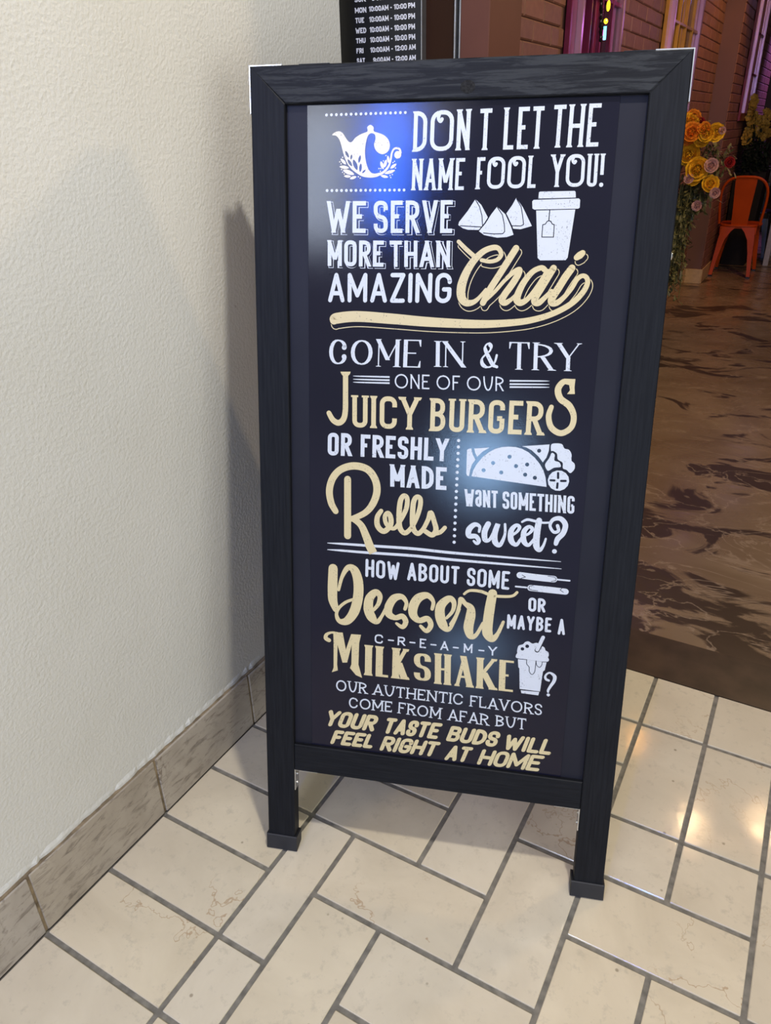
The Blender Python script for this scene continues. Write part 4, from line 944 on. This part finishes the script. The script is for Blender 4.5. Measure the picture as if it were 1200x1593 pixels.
# ---------------------------------------------------------------- chairs and table
def chair(x, y, rz, mat, label, group=None):
    o = Vector((x, y, 0)); ca, sa = math.cos(rz), math.sin(rz)
    R = lambda p: Vector((x+p[0]*ca-p[1]*sa, y+p[0]*sa+p[1]*ca, p[2]))
    t = empty('metal_chair', o); tag(t, label, 'chair', group)
    # local: sitter looks towards +y, back at -y
    seat = MB(); n = 24; top = []; bot = []
    for k in range(n):
        a = math.tau*k/n; cx = abs(math.cos(a))**.55*math.copysign(1, math.cos(a)); cy = abs(math.sin(a))**.55*math.copysign(1, math.sin(a))
        wd = .172 if math.sin(a) < 0 else .182
        top.append((cx*wd, cy*.178, 0))
    rings = [(.97, .437), (1.0, .440), (1.0, .452), (.96, .457), (.86, .452), (.4, .449)]
    vs = [R((p[0]*s_, p[1]*s_, z_)) for s_, z_ in rings for p in top]
    fs = [(i*n+k, i*n+(k+1) % n, (i+1)*n+(k+1) % n, (i+1)*n+k) for i in range(len(rings)-1) for k in range(n)]+[tuple(range(n-1, -1, -1)), tuple((len(rings)-1)*n+k for k in range(n))]
    seat.add(vs, fs); seat.build('seat', mat, t, smooth=False)
    for sx in (-1, 1):
        for sy in (-1, 1):
            mb = MB(); rows = []
            fx, fy = .170 if sy < 0 else .178, .245 if sy > 0 else .225
            for z_, wx, wy, ox, oy in ((.006, .030, .030, fx, fy), (.05, .030, .030, fx-.004, fy-.006), (.22, .042, .040, fx-.018, fy-.032), (.33, .058, .050, fx-.026, fy-.046), (.395, .085, .07, fx-.036, fy-.058), (.4365, .11, .09, fx-.050, fy-.075)):
                x0 = sx*(ox-wx+.01); x1 = sx*(ox+.01) if z_ < .4 else sx*min(ox+.02, .172)
                y0_ = sy*(oy-wy+.01); y1_ = sy*(oy+.01) if z_ < .4 else sy*min(oy+.02, .172)
                rows.append([R((x0, y0_, z_)), R((x1, y0_, z_)), R((x1, y1_, z_)), R((x0, y1_, z_))])
            for a_, b_ in zip(rows, rows[1:]): mb.hexa(a_, b_)
            leg = mb.build('leg', mat, t)
            box_ = MB(); P = [R((sx*(fx-.006)+dx, sy*(fy-.006)+dy, 0)) for dx, dy in ((-.018, -.018), (.018, -.018), (.018, .018), (-.018, .018))]
            box_.hexa([p+Vector((0, 0, .0008)) for p in P], [p+Vector((0, 0, .014)) for p in P]); box_.build('rubber_foot', 'black', leg)
    # arched aprons below the seat
    for axis in (0, 1):
        for s_ in (-1, 1):
            mb = MB(); vs = []; fs = []; n2 = 12
            for k in range(n2+1):
                u = -.155+.31*k/n2; zb = .372+.052*math.sqrt(max(0, 1-(u/.12)**2)) if abs(u) < .12 else .372
                for th_ in (0, .003):
                    for z_ in (zb, .438):
                        q = (u, s_*(.160-th_), z_) if axis == 0 else (s_*(.160-th_), u, z_)
                        vs.append(R(q))
            for k in range(n2):
                b_ = k*4; c_ = b_+4
                fs += [(b_, c_, c_+1, b_+1), (b_+2, b_+3, c_+3, c_+2), (b_, b_+2, c_+2, c_), (b_+1, c_+1, c_+3, b_+3)]
            mb.add(vs, fs); mb.build('apron', mat, t)
    # hoop, slat
    hoop = []
    for k in range(25):
        a = math.pi*k/24; cx = -math.cos(a); 
        ex = math.copysign(abs(cx)**.6, cx); zz = .46+.40*abs(math.sin(a))**.5
        hoop.append(R((ex*(.172+.036*min(1, (zz-.46)/.3)), -.150-.075*(zz-.46)/.4, zz)))
    mb = MB(); mb.tube(hoop, .0115, 8); mb.build('back_hoop', mat, t)
    mb = MB(); rows = []
    for z_, hw in ((.452, .068), (.60, .074), (.75, .084), (.853, .090)):
        yy = -.150-.075*(z_-.46)/.4; rows.append([R((-hw, yy-.003, z_)), R((hw, yy-.003, z_)), R((hw, yy+.003, z_)), R((-hw, yy+.003, z_))])
    for a_, b_ in zip(rows, rows[1:]): mb.hexa(a_, b_)
    mb.build('back_slat', mat, t)
    return t
chair(-.735, 8.03, 0, 'orange', 'orange metal cafe chair seen from behind, beside the flowers', 'metal chairs')
chair(-.73, 9.25, math.pi/2*2, 'black', 'black metal chair behind the orange chair', 'metal chairs')
chair(-.30, 10.9, .4, 'yellow', 'yellow metal chair behind the grey table', 'metal chairs')
tb = empty('cafe_table', (-.18, 8.95, 0)); tag(tb, 'dark cafe table with grey steel legs right of the orange chair', 'table')
box('table_top', (-.54, 8.55, .735), (.24, 9.35, .765), 'grey', tb, ch=.004)
for lx in (-.49, .20):
    for ly in (8.60, 9.30):
        box('leg', (lx-.025, ly-.025, .001), (lx+.025, ly+.025, .7345), 'grey', tb, ch=.003)
box('apron', (-.46, 8.59, .67), (.17, 8.61, .7345), 'grey', tb); box('apron', (-.46, 9.29, .67), (.17, 9.31, .7345), 'grey', tb)
box('stretcher', (-.50, 8.63, .10), (-.48, 9.27, .14), 'black', tb)

# ---------------------------------------------------------------- flowers
def petal(mb, c, d, side, L, w_, cup):
    """one cupped petal from c along d"""
    up = d.cross(side).normalized(); vs = []; fs = []
    for i, (t, ww) in enumerate(((0, .25), (.35, .8), (.7, 1.), (1., .45))):
        for s_ in (-1, 0, 1):
            vs.append(c+d*(L*t)+side*(w_/2*ww*s_)+up*(cup*L*(t*t-.25*abs(s_)*t*-1)*.9))
    for i in range(3):
        for k in range(2): fs.append((i*3+k, i*3+k+1, (i+1)*3+k+1, (i+1)*3+k))
    mb.add(vs, fs)
def rose(parent, c, r, mat, face, name='rose'):
    mb = MB(); f = Vector(face).normalized(); a = f.cross(Vector((0, 0, 1))).normalized(); b = f.cross(a)
    for ring, (nn, rr, tilt, L) in enumerate(((3, .05, 1.45, .55), (4, .12, 1.2, .66), (5, .22, .9, .78), (6, .34, .5, .8), (6, .40, .12, .82))):
        for k in range(nn):
            t = math.tau*(k/nn)+ring*.7+random.uniform(-.15, .15); o = a*math.cos(t)+b*math.sin(t); d = (o*math.cos(tilt)+f*math.sin(tilt)).normalized()
            s_ = f.cross(o).normalized(); petal(mb, c+o*rr*r-f*.1*r, d, s_, L*r, r*(.62+.16*ring), .5)
    mb.ball(c+f*.15*r, r*.22, 6, 4)
    o_ = mb.build(name, mat, parent, smooth=True); return o_
def foliage(mb, c, spread, n, L, lo=-9, hi=9):
    for _ in range(n):
        p = Vector((c[0]+random.gauss(0, spread[0]), c[1]+random.gauss(0, spread[1]), c[2]+random.gauss(0, spread[2])))
        p.x = min(max(p.x, lo+L*1.4), hi-L*1.4)
        d = Vector((random.gauss(0, 1), random.gauss(0, 1), random.gauss(-.3, .8))).normalized(); s_ = d.cross(Vector((random.random()-.5, random.random()-.5, 1))).normalized()
        petal(mb, p, d, s_, L*random.uniform(.6, 1.3), L*.4, .2)
def P7(q, y=5.95): return on_y(q, y)
fa = empty('flower_arrangement', (-1.0, 5.95, 0)); tag(fa, 'tall arrangement of yellow roses and trailing leaves beside the black sign', 'flowers', 'flower arrangements')
mb = MB(); mb.hexa([(XB+.012, 5.92, .70), (-1.03, 5.93, .70), (-1.03, 6.11, .70), (XB+.012, 6.12, .70)], [(XB+.012, 5.89, .84), (-.99, 5.90, .84), (-.99, 6.14, .84), (XB+.012, 6.15, .84)]); mb.build('wall_planter', 'vase', fa)
FACE = (.15, -1, .15)
for q, r_, mt, nm in [((1073, 241), .064, 'petal', 'rose'), ((1085, 263), .066, 'petal', 'rose'), ((1080, 275), .05, 'petal', 'rose'), ((1105, 287), .050, 'petal', 'rose'), ((1078, 184), .045, 'petal2', 'lily'), ((1070, 195), .06, 'petal', 'lily'),
                      ((1076, 206), .055, 'petal2', 'lily'), ((1072, 216), .04, 'petal2', 'lily'), ((1096, 200), .035, 'petal2', 'lily'), ((1092, 217), .045, 'petal', 'lily'), ((1100, 208), .045, 'petal', 'lily'), ((1113, 206), .05, 'petal', 'lily'),
                      ((1087, 192), .035, 'petal3', 'lily'), ((1095, 206), .032, 'petal3', 'lily'), ((1135, 253), .03, 'petal3', 'carnation'), ((1107, 258), .04, 'petal4', 'carnation'), ((1124, 203), .02, 'petal4', 'carnation'), ((1072, 279), .028, 'petal4', 'carnation'), ((1113, 300), .03, 'petal4', 'carnation'), ((1085, 320), .03, 'petal4', 'carnation')]:
    p = P7(q, 5.84+random.uniform(-.05, .05)); p.x = max(p.x, XB+.05); rose(fa, p, r_*1.0, mt, (FACE[0]+random.uniform(-.3, .3), -1, FACE[2]+random.uniform(-.2, .3)), nm)
mb = MB()
for q, n_, sd in [((1075, 300), 120, .05), ((1080, 318), 120, .05), ((1085, 225), 60, .05), ((1100, 240), 90, .07), ((1115, 255), 80, .06), ((1080, 290), 90, .06), ((1070, 305), 70, .05), ((1095, 300), 50, .05)]:
    foliage(mb, P7(q, 6.0), (sd*.85, .04, sd*.85), n_, .05, XB+.012)
tag(mb.build('leaves', 'leaf', fa), kind='stuff')
mb = MB()
for k in range(70):
    x0 = random.uniform(-1.02, -.90); y0 = random.uniform(5.88, 6.06); z0 = random.uniform(.75, .95); ln = random.uniform(.3, .66); P = []
    for i in range(6):
        t = i/5; P.append((x0+math.sin(k+t*2)*.03, y0+math.cos(k)*.04*t, z0-ln*t))
    mb.tube(P, .0025, 4)
    for p in P[1:]: foliage(mb, p, (.012, .012, .02), 4, .045, XB+.012)
tag(mb.build('trailing_leaves', 'leaf', fa), kind='stuff')
def star(parent, c, r, mat, face, name):
    mb = MB(); f = Vector(face).normalized(); a = f.cross(Vector((0, 0, 1))).normalized(); b = f.cross(a); ph = random.random()*6
    for k in range(6):
        t = math.tau*k/6+ph; o = a*math.cos(t)+b*math.sin(t); tl = random.uniform(.1, .6); d = (o*math.cos(tl)+f*math.sin(tl)).normalized()
        petal(mb, c, d, f.cross(o).normalized(), r*random.uniform(.8, 1.2), r*.7, .3)
    mb.ball(c+f*.12*r, r*.2, 6, 4); return mb.build(name, mat, parent, smooth=True)
def PB(q):
    p = on_y(q, 8.45+max(0, q[0]-1140)/60*.45); p.x = min(max(p.x, XC+.075), -.66); return p
# second arrangement: small mustard blossoms over a dark mass
fb = empty('flower_arrangement', (-.78, 8.75, 0)); tag(fb, 'dark leafy planter with small mustard blossoms behind the orange chair', 'flowers', 'flower arrangements')
mb = MB(); mb.hexa([(-.90, 8.52, .001), (-.68, 8.52, .001), (-.68, 8.96, .001), (-.90, 8.96, .001)], [(-.925, 8.50, .86), (-.64, 8.50, .86), (-.64, 9.0, .86), (-.925, 9.0, .86)]); mb.build('planter_box', 'vase', fb)
mb = MB()
for q, n_, sd in [((1140, 235), 130, .07), ((1160, 245), 150, .09), ((1185, 240), 150, .10), ((1150, 265), 130, .09), ((1180, 265), 130, .09), ((1175, 210), 60, .08)]:
    foliage(mb, PB(q), (sd*.5, .05, sd*.6), n_, .06, XC+.012, -.60)
tag(mb.build('leaves', 'leafdark', fb), kind='stuff')
random.seed(3)
spots = [(1165, 163), (1160, 172), (1152, 178), (1147, 170), (1150, 188), (1158, 192), (1164, 184), (1172, 180), (1170, 192), (1180, 190), (1186, 196), (1192, 188), (1196, 198), (1188, 206), (1182, 210), (1198, 180), (1145, 205), (1150, 210), (1140, 208), (1158, 204), (1150, 222), (1160, 216), (1135, 218), (1195, 208), (1176, 200), (1148, 160)]
for q in spots:
    for _ in range(4):
        p = PB((q[0]+random.uniform(-5, 5), q[1]+random.uniform(-6, 6)))-Vector((0, .06, 0)); star(fb, p, random.uniform(.028, .046), 'petal5', (random.uniform(-.5, .5), -1, random.uniform(-.1, .5)), 'blossom')
mb = MB()
for q in spots:
    a = PB(q); mb.tube([a, a.lerp(Vector((-.78, 8.75, .95)), .5)+Vector((0, .02, .03)), Vector((-.78+random.uniform(-.08, .08), 8.75, .87))], .0035, 4)
tag(mb.build('stems', 'leafdark', fb), kind='stuff')
